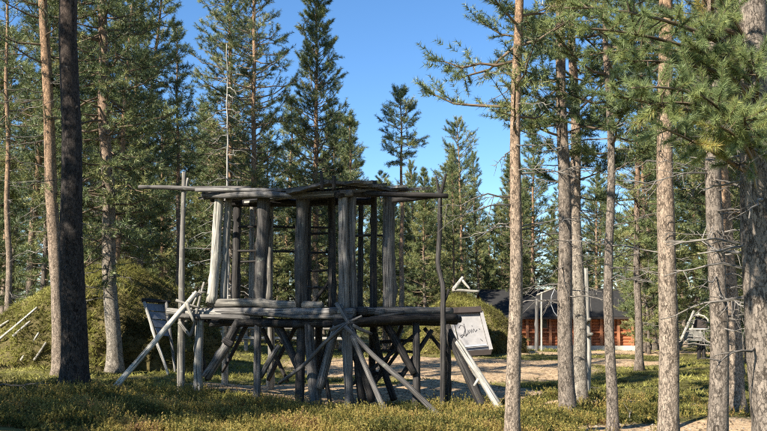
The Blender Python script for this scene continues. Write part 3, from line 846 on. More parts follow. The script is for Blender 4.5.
h1, o1, s1 = turf_hut('turf_hut', 112, 21.0, 2.7, 2.6, 'mossy turf hut behind the dark pine, pale sticks lying on its slope', 3, 16000, 2.0, 0.36)
def hut_stick(root, o, p0, p1, r, mat='bright_wood', name='stick'):
    link(name, log_mesh(name, p0, p1, r, r * 0.7, mat, o, knots=1, bend=0.01), root)
# sticks on the left slope
for (x0, y0, x1, y1) in ((-6, 346, 38, 309), (14, 338, 31, 323), (22, 362, 40, 334), (35, 362, 47, 344), (-2, 330, 10, 322)):
    def on_hut(px, py):
        # nearest hit of the view ray with the mound
        d = ray(px, py)
        for D in np.arange(17.8, 21.5, 0.03):
            q = np.array([d[0] * D, D, CAMZ + d[2] * D]) - o1
            rr = math.hypot(q[0], q[1]); a_ = math.atan2(q[1], q[0])
            t = min(0.98, max(0.0, q[2] / 2.6)) ** (1 / 0.92)
            if rr <= np.hypot(*surf_xy(t, a_)): return q + o1 + np.array([0, -0.05, 0.04])
        return np.array([d[0] * 20.3, 20.3, CAMZ + d[2] * 20.3])
    def surf_xy(t, a_):
        q = s1(t, a_); return q[0], q[1]
    hut_stick(h1, o1, on_hut(x0, y0), on_hut(x1, y1), 0.035)
hut_stick(h1, o1, Q(127, 282, 20.6), Q(114, 258, 20.7), 0.03, name='smoke_hole_pole')
hut_stick(h1, o1, Q(100, 275, 20.8), Q(112, 255, 20.9), 0.03, 'weathered_wood', name='smoke_hole_pole')
# plank doorway on its right flank
for k in range(4):
    y0 = 303 + k * 8.2
    p = [Q(146 + k * 3.0, y0, 18.6 - 0.08 * k), Q(165 + k * 1.5, y0 + 1.5, 18.95 - 0.06 * k), Q(166 + k * 1.5, y0 + 8.6, 18.9 - 0.06 * k), Q(149 + k * 3.0, y0 + 7.4, 18.55 - 0.08 * k)]
    g = Geo()
    dn = np.array([-0.02, 0.05, 0])
    vv = p + [q + dn for q in p]
    g.add(vv, [(0, 1, 2, 3), (7, 6, 5, 4), (0, 4, 5, 1), (1, 5, 6, 2), (2, 6, 7, 3), (3, 7, 4, 0)])
    link('door_board', g.mesh('door_board', 'blue_grey_board', o1, smooth=False), h1)
hut_stick(h1, o1, Q(144, 302, 18.55), G0(170, 18.1), 0.04, 'weathered_pale_sunlit', 'door_jamb')
hut_stick(h1, o1, Q(166, 302, 18.9), G0(176, 18.5), 0.04, 'weathered_wood', 'door_jamb')
hut_stick(h1, o1, Q(142, 300, 18.6), Q(170, 302, 18.95), 0.05, 'weathered_dark_shaded', 'door_lintel')

h2, o2, s2 = turf_hut('turf_hut', 460, 33.4, 2.45, 2.4, 'brown turf hut with the white lettered door beyond the platform', 8, 12000, 1.9, 0.40)
# leaning white door with frame and writing
d0 = [Q(452, 313, 30.9), Q(479, 312, 31.0), Q(488.5, 349, 30.3), Q(461, 351, 30.2)]
def slab(name, pts, th, mat, root, o):
    p = [np.asarray(q, float) for q in pts]
    nn = unit(np.cross(p[1] - p[0], p[3] - p[0]))
    if nn[1] < 0: nn = -nn
    vv = p + [q + nn * th for q in p]
    g = Geo(); g.add(vv, [(0, 1, 2, 3), (7, 6, 5, 4), (0, 4, 5, 1), (1, 5, 6, 2), (2, 6, 7, 3), (3, 7, 4, 0)])
    return link(name, g.mesh(name, mat, o, smooth=False), root)
door = slab('door', d0, 0.06, 'white_paint', h2, o2)
slab('door_lintel', [Q(448.5, 307.5, 30.75), Q(481, 306, 30.85), Q(482, 311.5, 30.8), Q(450, 313, 30.7)], 0.35, 'dark_boards', h2, o2)
slab('door_jamb', [Q(480, 311, 30.85), Q(483, 311, 30.85), Q(493, 349, 30.2), Q(489.5, 349.5, 30.2)], 0.3, 'white_paint', h2, o2)
slab('door_jamb', [Q(449.5, 313, 30.85), Q(451.6, 313, 30.85), Q(460, 351, 30.1), Q(457.6, 351.2, 30.1)], 0.3, 'white_paint', h2, o2)
slab('threshold', [Q(457.5, 351.5, 30.05), Q(492, 349.6, 30.1), Q(491, 354.5, 30.1), Q(459, 356.5, 30.05)], 0.3, 'dark_boards', h2, o2)
slab('cross_board', [Q(460, 345.5, 30.15), Q(486.5, 343.5, 30.25), Q(487.0, 345.3, 30.2), Q(460.5, 347.3, 30.1)], 0.04, 'metal_grey', h2, o2)
def on_door(a_, b_):
    top = d0[0] + (d0[1] - d0[0]) * a_; bot = d0[3] + (d0[2] - d0[3]) * a_
    return top + (bot - top) * b_ + np.array([0, -0.012, 0])
strokes = [[(0.12, 0.40), (0.20, 0.33), (0.30, 0.36), (0.32, 0.46), (0.24, 0.58), (0.13, 0.66), (0.10, 0.61), (0.18, 0.58), (0.30, 0.62), (0.40, 0.56)],
           [(0.33, 0.30), (0.34, 0.45), (0.31, 0.62)],
           [(0.40, 0.56), (0.43, 0.46), (0.45, 0.56), (0.50, 0.46), (0.52, 0.55), (0.57, 0.45), (0.59, 0.54), (0.65, 0.44), (0.68, 0.53), (0.76, 0.47)],
           [(0.60, 0.36), (0.62, 0.37)], [(0.84, 0.44), (0.86, 0.47)], [(0.80, 0.72), (0.86, 0.78)]]
wg = Geo()
for s_ in strokes:
    pth = np.array([on_door(*q) for q in s_])
    if len(pth) == 2: pth = np.array([pth[0], (pth[0] + pth[1]) / 2, pth[1]])
    wg.add(*tube(pth, np.full(len(pth), 0.013), 4))
link('lettering', wg.mesh('lettering', 'black_paint', o2), door)
# the pale forked sticks crowning it
hut_stick(h2, o2, Q(452, 290, 33.3), Q(479, 291.5, 33.2), 0.07, 'bright_wood', 'crown_log')
hut_stick(h2, o2, Q(454, 289, 33.25), Q(463, 277, 33.3), 0.085, 'bright_wood', 'crown_log')
hut_stick(h2, o2, Q(462, 280, 33.3), Q(470, 289, 33.25), 0.06, 'bright_wood', 'crown_log')

# ------------------------------------------------------------------ low dark bench-like log fence behind the second hut
def log_rail(name, xa, xb, D, rows, label, post_px, mat='dark_boards', th=4.0, cat='fence', postmat='weathered_pale_sunlit', pw=4):
    o = GP((xa + xb) / 2, D)
    root = thing(name, o, label, cat)
    for r_ in rows:
        link('rail', log_mesh('rail', Q(xa, r_, D), Q(xb, r_ + LR.uniform(-1, 1), D), pxr(th, D), pxr(th, D), mat, o, knots=2, bend=0.003), root)
    for x_ in post_px:
        link('post', log_mesh('post', G0(x_, D + 0.12), Q(x_, rows[0] - 3, D + 0.12), pxr(pw, D), pxr(pw, D), postmat, o, knots=1, bend=0.01), root)
    return root
log_rail('low_log_fence', 392, 519, 36.5, (339, 344), 'low dark brown log fence running behind the white door hut', (394, 420, 445, 500, 517), 'dark_boards', 5.5, postmat='dark_boards')
log_rail('pole_fence', -25, 62, 30, (299, 318, 329), 'dark pole fence at the far left behind the mossy slope', (-18, 12, 40, 60), 'weathered_dark_shaded', 3.0, postmat='weathered_dark_shaded')
log_rail('pole_fence', 196, 350, 29, (328, 338), 'pale rail fence in the sun seen under the platform', (200, 222, 246, 270, 300, 330, 348), 'weathered_pale_sunlit', 3.0)

# ------------------------------------------------------------------ red timber building
BD = 50.0
bo = GP(580, BD)
bx0, bx1 = Q(492, 340, BD)[0], Q(648, 340, BD)[0]
zb = bo[2]
z_wall0 = float(Q(580, 345.5, BD)[2]); z_eave = float(Q(580, 317, BD)[2]); z_ridge = float(Q(580, 292, BD + 3)[2])
bld = thing('timber_building', bo, 'low red-brown timber building with dark grey roof among the pines', 'building')
def bpart(name, lo, hi, mat, parent=bld):
    g = Geo(); g.add(*box(lo, hi)); return link(name, g.mesh(name, mat, bo, smooth=False), parent)
bpart('foundation', (bx0 - 0.1, BD - 0.15, zb - 0.4), (bx1 + 0.1, BD + 5.6, z_wall0), 'foundation')
# log courses with a rounded face, one joined wall
wg = Geo(); nc_ = 11
for k in range(nc_):
    za = z_wall0 + (z_eave + 0.25 - z_wall0) * k / nc_; zc = z_wall0 + (z_eave + 0.25 - z_wall0) * (k + 1) / nc_
    r_ = (zc - za) / 2
    prof_ = [(0.0, za), (-r_ * 0.5, za + r_ * 0.45), (-r_ * 0.62, za + r_), (-r_ * 0.5, zc - r_ * 0.45), (0.0, zc)]
    vv = [(bx0, BD + 0.1 + p, q) for p, q in prof_] + [(bx1, BD + 0.1 + p, q) for p, q in prof_] + [(bx0, BD + 0.4, za), (bx0, BD + 0.4, zc), (bx1, BD + 0.4, za), (bx1, BD + 0.4, zc)]
    f = [(i, i + 5, i + 6, i + 1) for i in range(4)] + [(0, 1, 2, 3, 4, 11, 10), (9, 8, 7, 6, 5, 12, 13), (10, 11, 13, 12)]
    wg.add(vv, f)
link('wall', wg.mesh('wall', 'red_boards', bo, smooth=False), bld)
for sx in (bx0, bx1 - 0.25):
    g = Geo()
    zt = z_eave + 0.3
    vv = [(sx, BD + 0.12, z_wall0), (sx, BD + 5.4, z_wall0), (sx, BD + 5.4, zt), (sx, BD + 2.7, z_ridge - 0.12), (sx, BD + 0.12, zt)]
    vv += [(x_ + 0.25, y_, z_) for x_, y_, z_ in vv]
    g.add(vv, [(0, 1, 2, 3, 4), (9, 8, 7, 6, 5)] + [(i, (i + 1) % 5 + 0, (i + 1) % 5 + 5, i + 5) for i in range(5)])
    link('gable_wall', g.mesh('gable_wall', 'red_boards', bo, smooth=False), bld)
for x_ in (527, 537.5, 550, 561, 574, 590, 601, 618, 632, 645):
    xx_ = Q(x_, 335, BD)[0]
    bpart('post', (xx_ - 0.075, BD - 0.16, z_wall0), (xx_ + 0.075, BD + 0.02, z_eave), 'red_trim')
bpart('rail', (bx0, BD - 0.1, z_wall0 + 0.75), (bx1, BD - 0.02, z_wall0 + 0.85), 'red_boards')
# dark window recesses with panes
for (xa, xb) in ((540, 548), (604, 615), (634, 643)):
    x0_, x1_ = Q(xa, 335, BD)[0], Q(xb, 335, BD)[0]
    wn = bpart('window', (x0_, BD - 0.06, z_wall0 + 1.0), (x1_, BD + 0.0, z_eave - 0.08), 'red_trim')
    bpart('pane', (x0_ + 0.06, BD - 0.075, z_wall0 + 1.06), (x1_ - 0.06, BD - 0.062, z_eave - 0.14), 'glass_dark', wn)
# roof slopes with thickness
def roof_slab(name, x0, x1, y0, z0, y1, z1, th, mat):
    g = Geo()
    vv = [(x0, y0, z0), (x1, y0, z0), (x1, y1, z1), (x0, y1, z1), (x0, y0, z0 + th), (x1, y0, z0 + th), (x1, y1, z1 + th), (x0, y1, z1 + th)]
    g.add(vv, [(3, 2, 1, 0), (4, 5, 6, 7), (0, 1, 5, 4), (1, 2, 6, 5), (2, 3, 7, 6), (3, 0, 4, 7)])
    return link(name, g.mesh(name, mat, bo, smooth=False), bld)
rf = roof_slab('roof', bx0 - 0.5, bx1 + 0.5, BD - 0.4, z_eave - 0.10, BD + 2.72, z_ridge, 0.14, 'roof_felt')
roof_slab('roof', bx0 - 0.5, bx1 + 0.5, BD + 5.8, z_eave - 0.10, BD + 2.74, z_ridge, 0.14, 'roof_felt')
bpart('gutter', (bx0 - 0.5, BD - 0.5, z_eave - 0.12), (bx1 + 0.5, BD - 0.4, z_eave + 0.0), 'dark_boards')
bpart('ridge_cap', ((bx0 - 0.5), BD + 2.6, z_ridge + 0.08), (bx1 + 0.5, BD + 2.86, z_ridge + 0.17), 'roof_felt', rf)

# ------------------------------------------------------------------ small things on the right
lp = GP(541.5, 36)
lamp = thing('pole_stand', lp, 'thin pale post with a curved hanging wire before the red building', 'post')
link('shaft', log_mesh('shaft', lp - np.array([0, 0, 0.1]), Q(541.5, 292, 36), pxr(2.0, 36), pxr(1.8, 36), 'bright_wood', lp, bend=0.003, knots=1), lamp)
link('arm', log_mesh('arm', Q(537, 295, 36), Q(556, 287, 36), pxr(2.0, 36), pxr(1.4, 36), 'bright_wood', lp, bend=0.004, knots=0), lamp)
g = Geo(); g.add(*tube(np.array([Q(555, 288, 36), Q(551.5, 296, 36), Q(551, 304, 36), Q(554, 312, 36), Q(558, 317, 36), Q(562, 318, 36)]), [0.02] * 6, 5))
link('hanging_wire', g.mesh('hanging_wire', 'metal_grey', lp), lamp)
sp_ = GP(536.5, 35)
lone_pole('sawn_trunk_post', sp_ - np.array([0, 0, 0.1]), Q(537, 299, 35), pxr(4, 35), pxr(3.4, 35), 'weathered_wood', 'short grey trunk post just left of the thin pale post', 'post')
lone_pole('bare_trunk_post', G0(588, 16.5), Q(586, 268, 16.5), pxr(5.5, 16.5), pxr(4, 16.5), 'weathered_pale_sunlit', 'barkless thin pale broken trunk right behind the paired pines', 'post', forks=[(Q(587, 322, 16.45), Q(590, 319, 16.2), 0.05), (Q(588, 335, 16.45), Q(592, 334, 16.2), 0.05)])
# pale sled propped on dark posts
so_ = GP(700, 29)
sled = thing('old_sled', so_, 'old pale wooden sled propped up on dark posts between the right pines', 'sled')
def sp_log(name, a_, b_, w_, mat='bright_wood', mids=None):
    link(name, log_mesh(name, a_, b_, pxr(w_, 29), pxr(w_ * 0.85, 29), mat, so_, knots=0, bend=0.01, mids=mids), sled)
sp_log('runner', Q(681, 340, 28.8), Q(694, 311, 29.2), 3.0)
sp_log('runner', Q(686, 342, 29.5), Q(699, 313, 29.9), 2.6)
for t_ in (0.1, 0.35, 0.6, 0.85):
    sp_log('rung', Q(681 + 13 * t_, 340 - 29 * t_, 28.8 + 0.4 * t_), Q(686 + 13 * t_, 342 - 29 * t_, 29.5 + 0.4 * t_), 1.6)
sp_log('side_rail', Q(694, 315, 29.2), Q(709, 329, 29.0), 2.0, mids=[Q(704, 314, 29.1), Q(710, 319, 29)])
sp_log('side_rail', Q(688, 329, 29.0), Q(708, 329, 29.0), 2.0)
for (xa, ya, xb, yb) in ((688, 337, 706, 342), (700, 331, 706, 342)):
    sp_log('side_rail', Q(xa, ya, 29.0), Q(xb, yb, 29.1), 2.0, 'weathered_pale_sunlit')
slab('seat_board', [Q(687, 330, 29.0), Q(703, 332, 29.0), Q(702, 341, 29.0), Q(684, 340, 28.9)], 0.05, 'weathered_pale_sunlit', sled, so_)
slab('back_board', [Q(696, 316, 29.3), Q(708, 319, 29.2), Q(708, 328, 29.2), Q(693, 327, 29.3)], 0.05, 'dark_boards', sled, so_)
for x_ in (699, 704):
    link('post', log_mesh('post', G0(x_, 29.3), Q(x_, 338, 29.3), pxr(4, 29), pxr(4, 29), 'weathered_dark_shaded', so_, knots=0), sled)
# fallen branch at the left edge of the heather
fo = GP(8, 13.0)
fb = thing('fallen_branch', fo, 'dry pale fallen branch in the heather at the left edge', 'branch')
fg = dead_geo(np.random.default_rng(5), Q(-4, 387, 13.0), np.array([1, 0.1, 0.12]), 0.75, 0.014, 0.05, 8)
link('stem', fg.mesh('stem', 'dead_wood', fo), fb)

# ------------------------------------------------------------------ pines that can be told apart
def hero(name, pxb, D, pxt, wpx, Htop, label, seed, cb, prof, n_br, bark='pine_bark', dead=(), group=None, pytop=None, **kw):
    base = GP(pxb, D)
    ref = 0 if pytop is None else max(0, pytop)
    top = Q(pxt, ref, D)
    lean = ((top[0] - base[0]) / (top[2] - base[2]), kw.pop('leany', 0.0))
    if pytop is not None:
        Htop = float(Q(pxt, pytop, D)[2] - base[2])
    args = dict(H=Htop, r0=pxr(wpx, D), cb=cb, prof=prof, n_br=n_br, lean=lean, bend=0.05, step=0.16, trunk_seg=16, rough=0.04)
    args.update(kw)
    return pine(name, base, label, group, bark=bark, dead=dead, seed=seed, **args)

LEFT, RIGHT, TOCAM = PI, 0.0, -PI / 2
hero('pine_tree', 61, 17.2, 42, 14, 17, 'orange-barked pine just left of the thick dark pine', 21, 6.2, conic(2.0, 0.5), 60, 'pine_bark_orange',
     dead=[(2.5, 7.5, 14, (0.5, 1.5), LEFT, 0.9, 0.45, 6), (4, 8, 5, (0.4, 1.0), RIGHT, 0.9, 0.3, 5)], nl=0.12, nw=0.014, nper=13)
hero('pine_tree', 74, 15.0, 70, 25, 18, 'thickest pine in the left foreground, trunk dark with shade', 22, 8.2, conic(2.2, 0.5), 55, 'pine_bark_shaded',
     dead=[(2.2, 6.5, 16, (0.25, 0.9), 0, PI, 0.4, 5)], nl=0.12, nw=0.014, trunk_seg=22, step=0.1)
hero('pine_tree', 114, 18.4, 100, 15, 15.5, 'dense-crowned pine just right of the thick dark pine', 23, 2.7, conic(1.75, 0.4, 0.7), 210, 'pine_bark_pale',
     dead=[(1.6, 4.5, 22, (0.5, 1.2), 0, PI, 0.35, 7)], nl=0.115, nw=0.013, twigs=11, nper=20, up=(-0.3, 0.7), tint=0.5)
hero('pine_tree', 8, 23.0, 10, 7, 13, 'slim orange-barked pine at the left edge before the mossy slope', 24, 5.5, conic(1.3, 0.6), 60, 'pine_bark_orange',
     dead=[(1.5, 5.5, 12, (0.4, 1.0), 0, PI, 0.35, 5)])
hero('pine_tree', 178, 31, 179, 6, 0, 'slender sharp-topped pine against the sky left of the platform', 25, 6.2, conic(1.15, 0.75), 75, pytop=28,
     dead=[(2, 6, 12, (0.4, 0.9), 0, PI, 0.3, 5)], nl=0.145, nw=0.016, up=(-0.1, 0.7), tint=0.3)
hero('pine_tree', 230, 35, 231, 7, 0, 'tall full pine rising behind the dead pale stem', 26, 3.0, conic(2.3, 0.42), 250, pytop=-110, bark='pine_bark',
     dead=[(1, 4, 10, (0.4, 1.2), 0, PI, 0.35, 5)], nl=0.145, nw=0.016, nper=22, tint=0.45)
hero('pine_tree', 254, 33, 253, 7, 0, 'tall airy pine with orange upper trunk behind the platform', 27, 4.2, conic(2.2, 0.38), 180, pytop=-130, bark='pine_bark_orange',
     dead=[(2.5, 7.0, 20, (0.5, 1.3), 0, PI, 0.35, 6)], nl=0.145, nw=0.016, nper=22, up=(-0.05, 0.7), tint=0.42)
hero('pine_tree', 315, 36, 315, 7.5, 0, 'tall dense spire-shaped pine directly behind the platform roof', 28, 3.4, conic(2.1, 0.58), 240, pytop=-30, bark='pine_bark_orange',
     dead=[(1.5, 4, 10, (0.4, 1.0), 0, PI, 0.35, 5)], nl=0.145, nw=0.016, nper=24, up=(-0.1, 0.95), tint=0.45)
hero('pine_tree', 401, 38, 402, 6, 0, 'small round-topped pine standing alone against the sky', 29, 8.6, domed(1.0), 62, pytop=94, bark='pine_bark_orange',
     dead=[(2, 8.5, 22, (0.4, 1.2), 0, PI, 0.35, 6)], nl=0.155, nw=0.017, nper=15)
hero('pine_tree', 352, 34, 352, 6, 0, 'shorter dark pine beside the spire-shaped pine', 30, 4.0, conic(1.2, 0.7), 85, pytop=118, nl=0.145, nw=0.016, nper=14)
hero('pine_tree', 514, 10.3, 515, 15, 10.5, 'straight slender pine with flaky bark right of the white door', 31, 3.9, conic(1.35, 0.3, 0.8), 40, 'pine_bark_orange',
     dead=[(2.4, 5.2, 20, (0.4, 1.3), 0, PI, 0.3, 8)], nl=0.09, nw=0.009, nper=30, twigs=11, tufts=3, up=(0.2, 0.6), asym=(LEFT, 0.1), step=0.08, tint=0.5)
hero('pine_tree', 567, 13.2, 561, 16, 12, 'front trunk of the paired pines right of the path', 32, 4.2, conic(1.5, 0.4), 62, 'pine_bark',
     dead=[(1.7, 5.0, 24, (0.35, 1.1), 0, PI, 0.35, 8)], nl=0.095, nw=0.011, nper=26, twigs=13, tufts=4, up=(0.0, 0.5), step=0.1)
hero('pine_tree', 580, 14.6, 574, 14, 12, 'rear grey trunk of the paired pines right of the path', 33, 3.6, conic(1.5, 0.4), 58, 'pine_bark_pale',
     dead=[(1.6, 4.8, 22, (0.35, 1.1), 0, PI, 0.35, 8)], nl=0.10, nw=0.012, nper=24, twigs=13, tufts=4, up=(0.0, 0.5), tint=0.4)
hero('pine_tree', 611, 11.0, 606, 11, 9, 'thin crooked pine between the paired pines and the stout pine', 34, 3.5, conic(1.4, 0.35), 40, 'pine_bark',
     dead=[(1.9, 4.4, 18, (0.35, 1.2), 0, PI, 0.25, 8)], nl=0.09, nw=0.01, nper=28, twigs=13, tufts=4, up=(-0.05, 0.5), tint=0.42, bend=0.09)
hero('pine_tree', 668, 8.8, 667, 21, 10, 'stout pale-barked pine in the right foreground', 35, 4.4, conic(1.5, 0.3), 34, 'pine_bark_orange',
     dead=[(2.6, 4.6, 9, (0.3, 0.8), 0, PI, 0.2, 6)], nl=0.065, nw=0.005, nper=40, tufts=4, up=(0.05, 0.5), step=0.07, trunk_seg=24)
hero('pine_tree', 718, 8.6, 713, 20, 9, 'gnarled pine tangled in dead twigs near the right edge', 36, 4.0, conic(1.4, 0.3), 34, 'pine_bark',
     dead=[(1.2, 4.3, 46, (0.3, 1.0), 0, PI, 0.3, 9)], nl=0.065, nw=0.006, nper=36, tufts=4, up=(0.0, 0.5), bend=0.1, step=0.08)

# the nearest pine, cut by the right edge, with fine needle sprays reaching over the view
nb_ = GP(777, 5.6)
near = thing('pine_tree', nb_, 'closest rough pine cut by the right edge, needle sprays hanging over the view', 'tree')
tg, bgeo, T, tt, path, rad = pine_parts(41, 9, 0.135, 5.4, conic(1.5, 0.4), 36, twigs=9, tufts=4, nper=40, nl=0.055, nw=0.004, bend=0.06, step=0.06, trunk_seg=28, rough=0.05, sector=(0.3, 1.3))
link('trunk', tg.mesh('trunk', 'pine_bark'), near)
link('branches', bgeo.mesh('branches', 'live_branch'), near, kind='stuff')
link('crown', tri_mesh('crown', T, tt, 'pine_needles_near'), near, kind='stuff')
rng = np.random.default_rng(4242)
sprays = [(612, 95, 4.5, 2.9), (662, 128, 4.6, 2.5), (715, 125, 4.7, 2.5), (565, 8, 4.4, 3.3), (632, 88, 4.4, 2.9), (700, 95, 4.6, 2.6), (745, 118, 4.6, 2.5), (575, 28, 4.7, 3.2), (620, 62, 4.9, 3.1), (648, 105, 4.7, 2.75), (735, 108, 4.9, 2.6), (600, 10, 5.2, 3.5), (705, 30, 5.1, 3.2),
          (750, 60, 4.9, 3.0), (725, 5, 5.4, 3.4), (590, 55, 5.1, 3.3), (720, 70, 5.2, 3.0)]
for (tx, ty, tD, hz) in sprays:
    end = Q(tx, ty, tD) - nb_
    st = np.array([np.interp(hz, path[:, 2], path[:, 0]), np.interp(hz, path[:, 2], path[:, 1]), hz])
    mid = (st + end) / 2 + np.array([0, 0, 0.14]) + rng.normal(0, 0.05, 3)
    bp_ = curve3(st, mid, end, 12)
    L_ = np.linalg.norm(end - st)
    g = Geo(); g.add(*tube(bp_, np.linspace(0.018, 0.005, 12), 6, rng, 0.08))
    bs, ax, ti = [], [], []
    d = unit(end - st)
    ntw = int(6 + 8 * L_)
    for k in range(ntw):
        s = 0.22 + 0.78 * (k + rng.uniform(0, 1)) / ntw
        i0 = min(10, int(s * 11)); q = bp_[i0] + (bp_[i0 + 1] - bp_[i0]) * (s * 11 - i0)
        td = unit(d * rng.uniform(0.5, 1.0) + rng.normal(0, 0.55, 3) + np.array([0, 0, 0.1]))
        tl = rng.uniform(0.10, 0.32) * (1.25 - 0.5 * s)
        if k == ntw - 1: q = bp_[-2]; td = d; tl = 0.15
        e = q + td * tl
        g.add(*tube(curve3(q, (q + e) / 2 + np.array([0, 0, -0.015]), e, 4), [0.005, 0.004, 0.0035, 0.003], 4, caps=False))
        tb = rng.uniform(0.3, 0.75) + (0.25 if rng.uniform() < 0.12 else 0)
        m_ = max(4, int(tl / 0.018))
        for j in range(m_):
            bs.append(q + (e - q) * (0.2 + 0.8 * (j + 1) / m_)); ax.append(td + rng.normal(0, 0.05, 3)); ti.append(tb + rng.normal(0, 0.05))
    br = link('branch', g.mesh('branch', 'live_branch'), near)
    T, tt = needles(rng, np.array(bs), np.array(ax), 22, 0.058, 0.0036, spread=0.62, along=0.012, tint=np.array(ti), tint_sd=0.08)
    link('needle_spray', tri_mesh('needle_spray', T, tt, 'pine_needles_near'), br, kind='stuff')
for _ in range(16):
    h = rng.uniform(1.2, 3.4); a_ = PI + rng.uniform(-1.2, 1.2)
    p = np.array([np.interp(h, path[:, 2], path[:, 0]), np.interp(h, path[:, 2], path[:, 1]), h])
    g = dead_geo(rng, p, np.array([math.cos(a_), math.sin(a_), rng.uniform(-0.1, 0.3)]), rng.uniform(0.25, 0.8), 0.012, 0.25, 6)
    link('dead_branch', g.mesh('dead_branch', 'dead_wood'), near)

# pale dead stem behind the platform
db = GP(228, 24)
snag = thing('dead_pine', db, 'pale leafless dead pine stem with drooping branches left of centre', 'tree')
dt = Q(227, 44, 24) - db
pth = np.array([[0, 0, -0.2]] + [list(dt * t) for t in np.linspace(0.08, 1, 24)]) + np.concatenate([[[0, 0, 0]], np.random.default_rng(6).normal(0, 0.012, (24, 3))])
g = Geo(); g.add(*tube(pth, np.linspace(0.055, 0.014, 25), 8, np.random.default_rng(7), 0.05))
link('trunk', g.mesh('trunk', 'weathered_pale_sunlit'), snag)
rng = np.random.default_rng(61)
for k in range(46):
    h = rng.uniform(0.18, 0.93)
    p = dt * h
    a_ = rng.uniform(-PI, PI); L_ = (0.5 + 1.3 * (1 - h)) * rng.uniform(0.5, 1.1)
    g = dead_geo(rng, p, np.array([math.cos(a_), math.sin(a_), 0.35]), L_, 0.02, 1.3, 5)
    link('dead_branch', g.mesh('dead_branch', 'weathered_pale_sunlit'), snag)

# ------------------------------------------------------------------ forest behind
rng = np.random.default_rng(2024)
def sky_row(px):
    """highest row the far forest reaches, by column (read off the photograph)"""
    xs = [-300, 150, 158, 205, 215, 335, 345, 380, 390, 425, 440, 500, 525, 560, 588, 598, 655, 664, 1100]
    ys = [-90, -90, 95, 95, 60, 90, 158, 165, 168, 150, 128, 120, 90, 30, 40, 185, 185, -60, -90]
    return float(np.interp(px, xs, ys))
RED = [(505, 655, 49)]      # keep the building in view
placed = []
def clear_view(px, D):
    if 512 < px < 645 and D < 47.5: return False
    if 672 < px < 726 and 12 < D < 32: return False
    if 395 < px < 520 and D < 37.5: return False
    if 20 < px < 185 and D < 24.5: return False
    return True
zones = [('far left', -60, 200, 24, 75, 50), ('behind', 186, 400, 30, 80, 54), ('centre', 395, 520, 45, 95, 44), ('right', 520, 800, 30, 85, 72), ('right_near', 690, 790, 14, 30, 7)]
LANDMARKS = [(-25, 'the left edge'), (8, 'the slim orange-barked pine'), (45, 'the orange-barked pine'), (74, 'the thick dark pine'), (110, 'the dense-crowned pine'), (150, 'the mossy hut doorway'),
             (181, 'the sharp-topped pine'), (215, 'the pale corner post'), (230, 'the dead pale stem'), (254, 'the tall airy pine'), (302, 'the middle platform post'), (316, 'the spire-shaped pine'),
             (347, 'the double platform post'), (389, 'the right platform post'), (402, 'the lone round-topped pine'), (441, 'the dark forked pole'), (463, 'the white door hut'), (514, 'the straight slender pine'),
             (570, 'the paired pines'), (610, 'the thin crooked pine'), (668, 'the stout pine'), (716, 'the gnarled pine'), (764, 'the closest pine')]
LOOK = {'dense_tall': 'dense tall pine', 'loose_tall': 'airy orange-stemmed pine', 'high_crown': 'bare-stemmed high-crowned pine', 'slim': 'narrow pine', 'young': 'low young pine', 'bushy': 'bushy pine', 'ragged': 'ragged pine'}
USED = set()
def forest_label(kind, px, D):
    lm = min(LANDMARKS, key=lambda q: abs(q[0] - px))
    side = 'directly behind' if abs(lm[0] - px) < 6 else ('left of' if px < lm[0] else 'right of')
    far = 'in the near woods' if D < 40 else ('in the middle woods' if D < 58 else 'far back in the woods')
    lab = '%s %s, seen %s %s' % (LOOK[kind], far, side, lm[1])
    if lab in USED:
        two = sorted(sorted(LANDMARKS, key=lambda q: abs(q[0] - px))[:2])
        lab = '%s %s between %s and %s' % ('near' if D < 40 else ('middle-distance' if D < 58 else 'distant'), LOOK[kind], two[0][1], two[1][1])
    USED.add(lab)
    return lab
GRP = {'far left': 'forest left of the platform', 'behind': 'forest behind the platform', 'centre': 'thicket behind the white door hut', 'right': 'woods right of the path', 'right_near': 'pines behind the right edge trunks'}
kinds_t = ['dense_tall', 'loose_tall', 'high_crown', 'slim', 'ragged', 'slim', 'dense_tall', 'bushy']
for (zn, xa, xb, Da, Db, cnt) in zones:
    for k in range(cnt):
        for _ in range(12):
            D = Da + (Db - Da) * rng.uniform() ** 1.2
            px = rng.uniform(xa, xb)
            x_ = (px - CX) / F * D
            if not clear_view(px, D): continue
            if 27.5 < D - 0.905 * x_ < 33.5 and D < 34: continue
            if 33.5 < D - 0.905 * x_ < 43.5 and 30 < D < 53: continue
            if any((x_ - q[0]) ** 2 + (D - q[1]) ** 2 < 1.3 ** 2 for q in placed): continue
            break
        else:
            continue
        placed.append((x_, D))
        base = np.array([x_, D, float(gz(x_, D))])
        young = rng.uniform() < (0.42 if zn != 'right_near' else 0.15)
        kind = 'young' if young and rng.uniform() < 0.6 else ('bushy' if young else kinds_t[rng.integers(len(kinds_t))])
        Hn = PH[kind] * rng.uniform(0.75, 1.15)
        lim = float(Q(px, sky_row(px) + rng.uniform(0, 45), D)[2] - base[2])
        Hn = min(Hn, max(3.5, lim))
        s = Hn / PH[kind]
        sxy = min(1.1, max(0.62, s * rng.uniform(0.95, 1.2)))
        lk = 'young' if kind in ('young', 'bushy') else 'o'
        put(kind, base, rng.uniform(0, 6.28), sxy, s, 'young_pine' if lk == 'young' else 'pine_tree', forest_label(kind, px, D), GRP[zn], (rng.normal(0, 0.015), rng.normal(0, 0.015)))
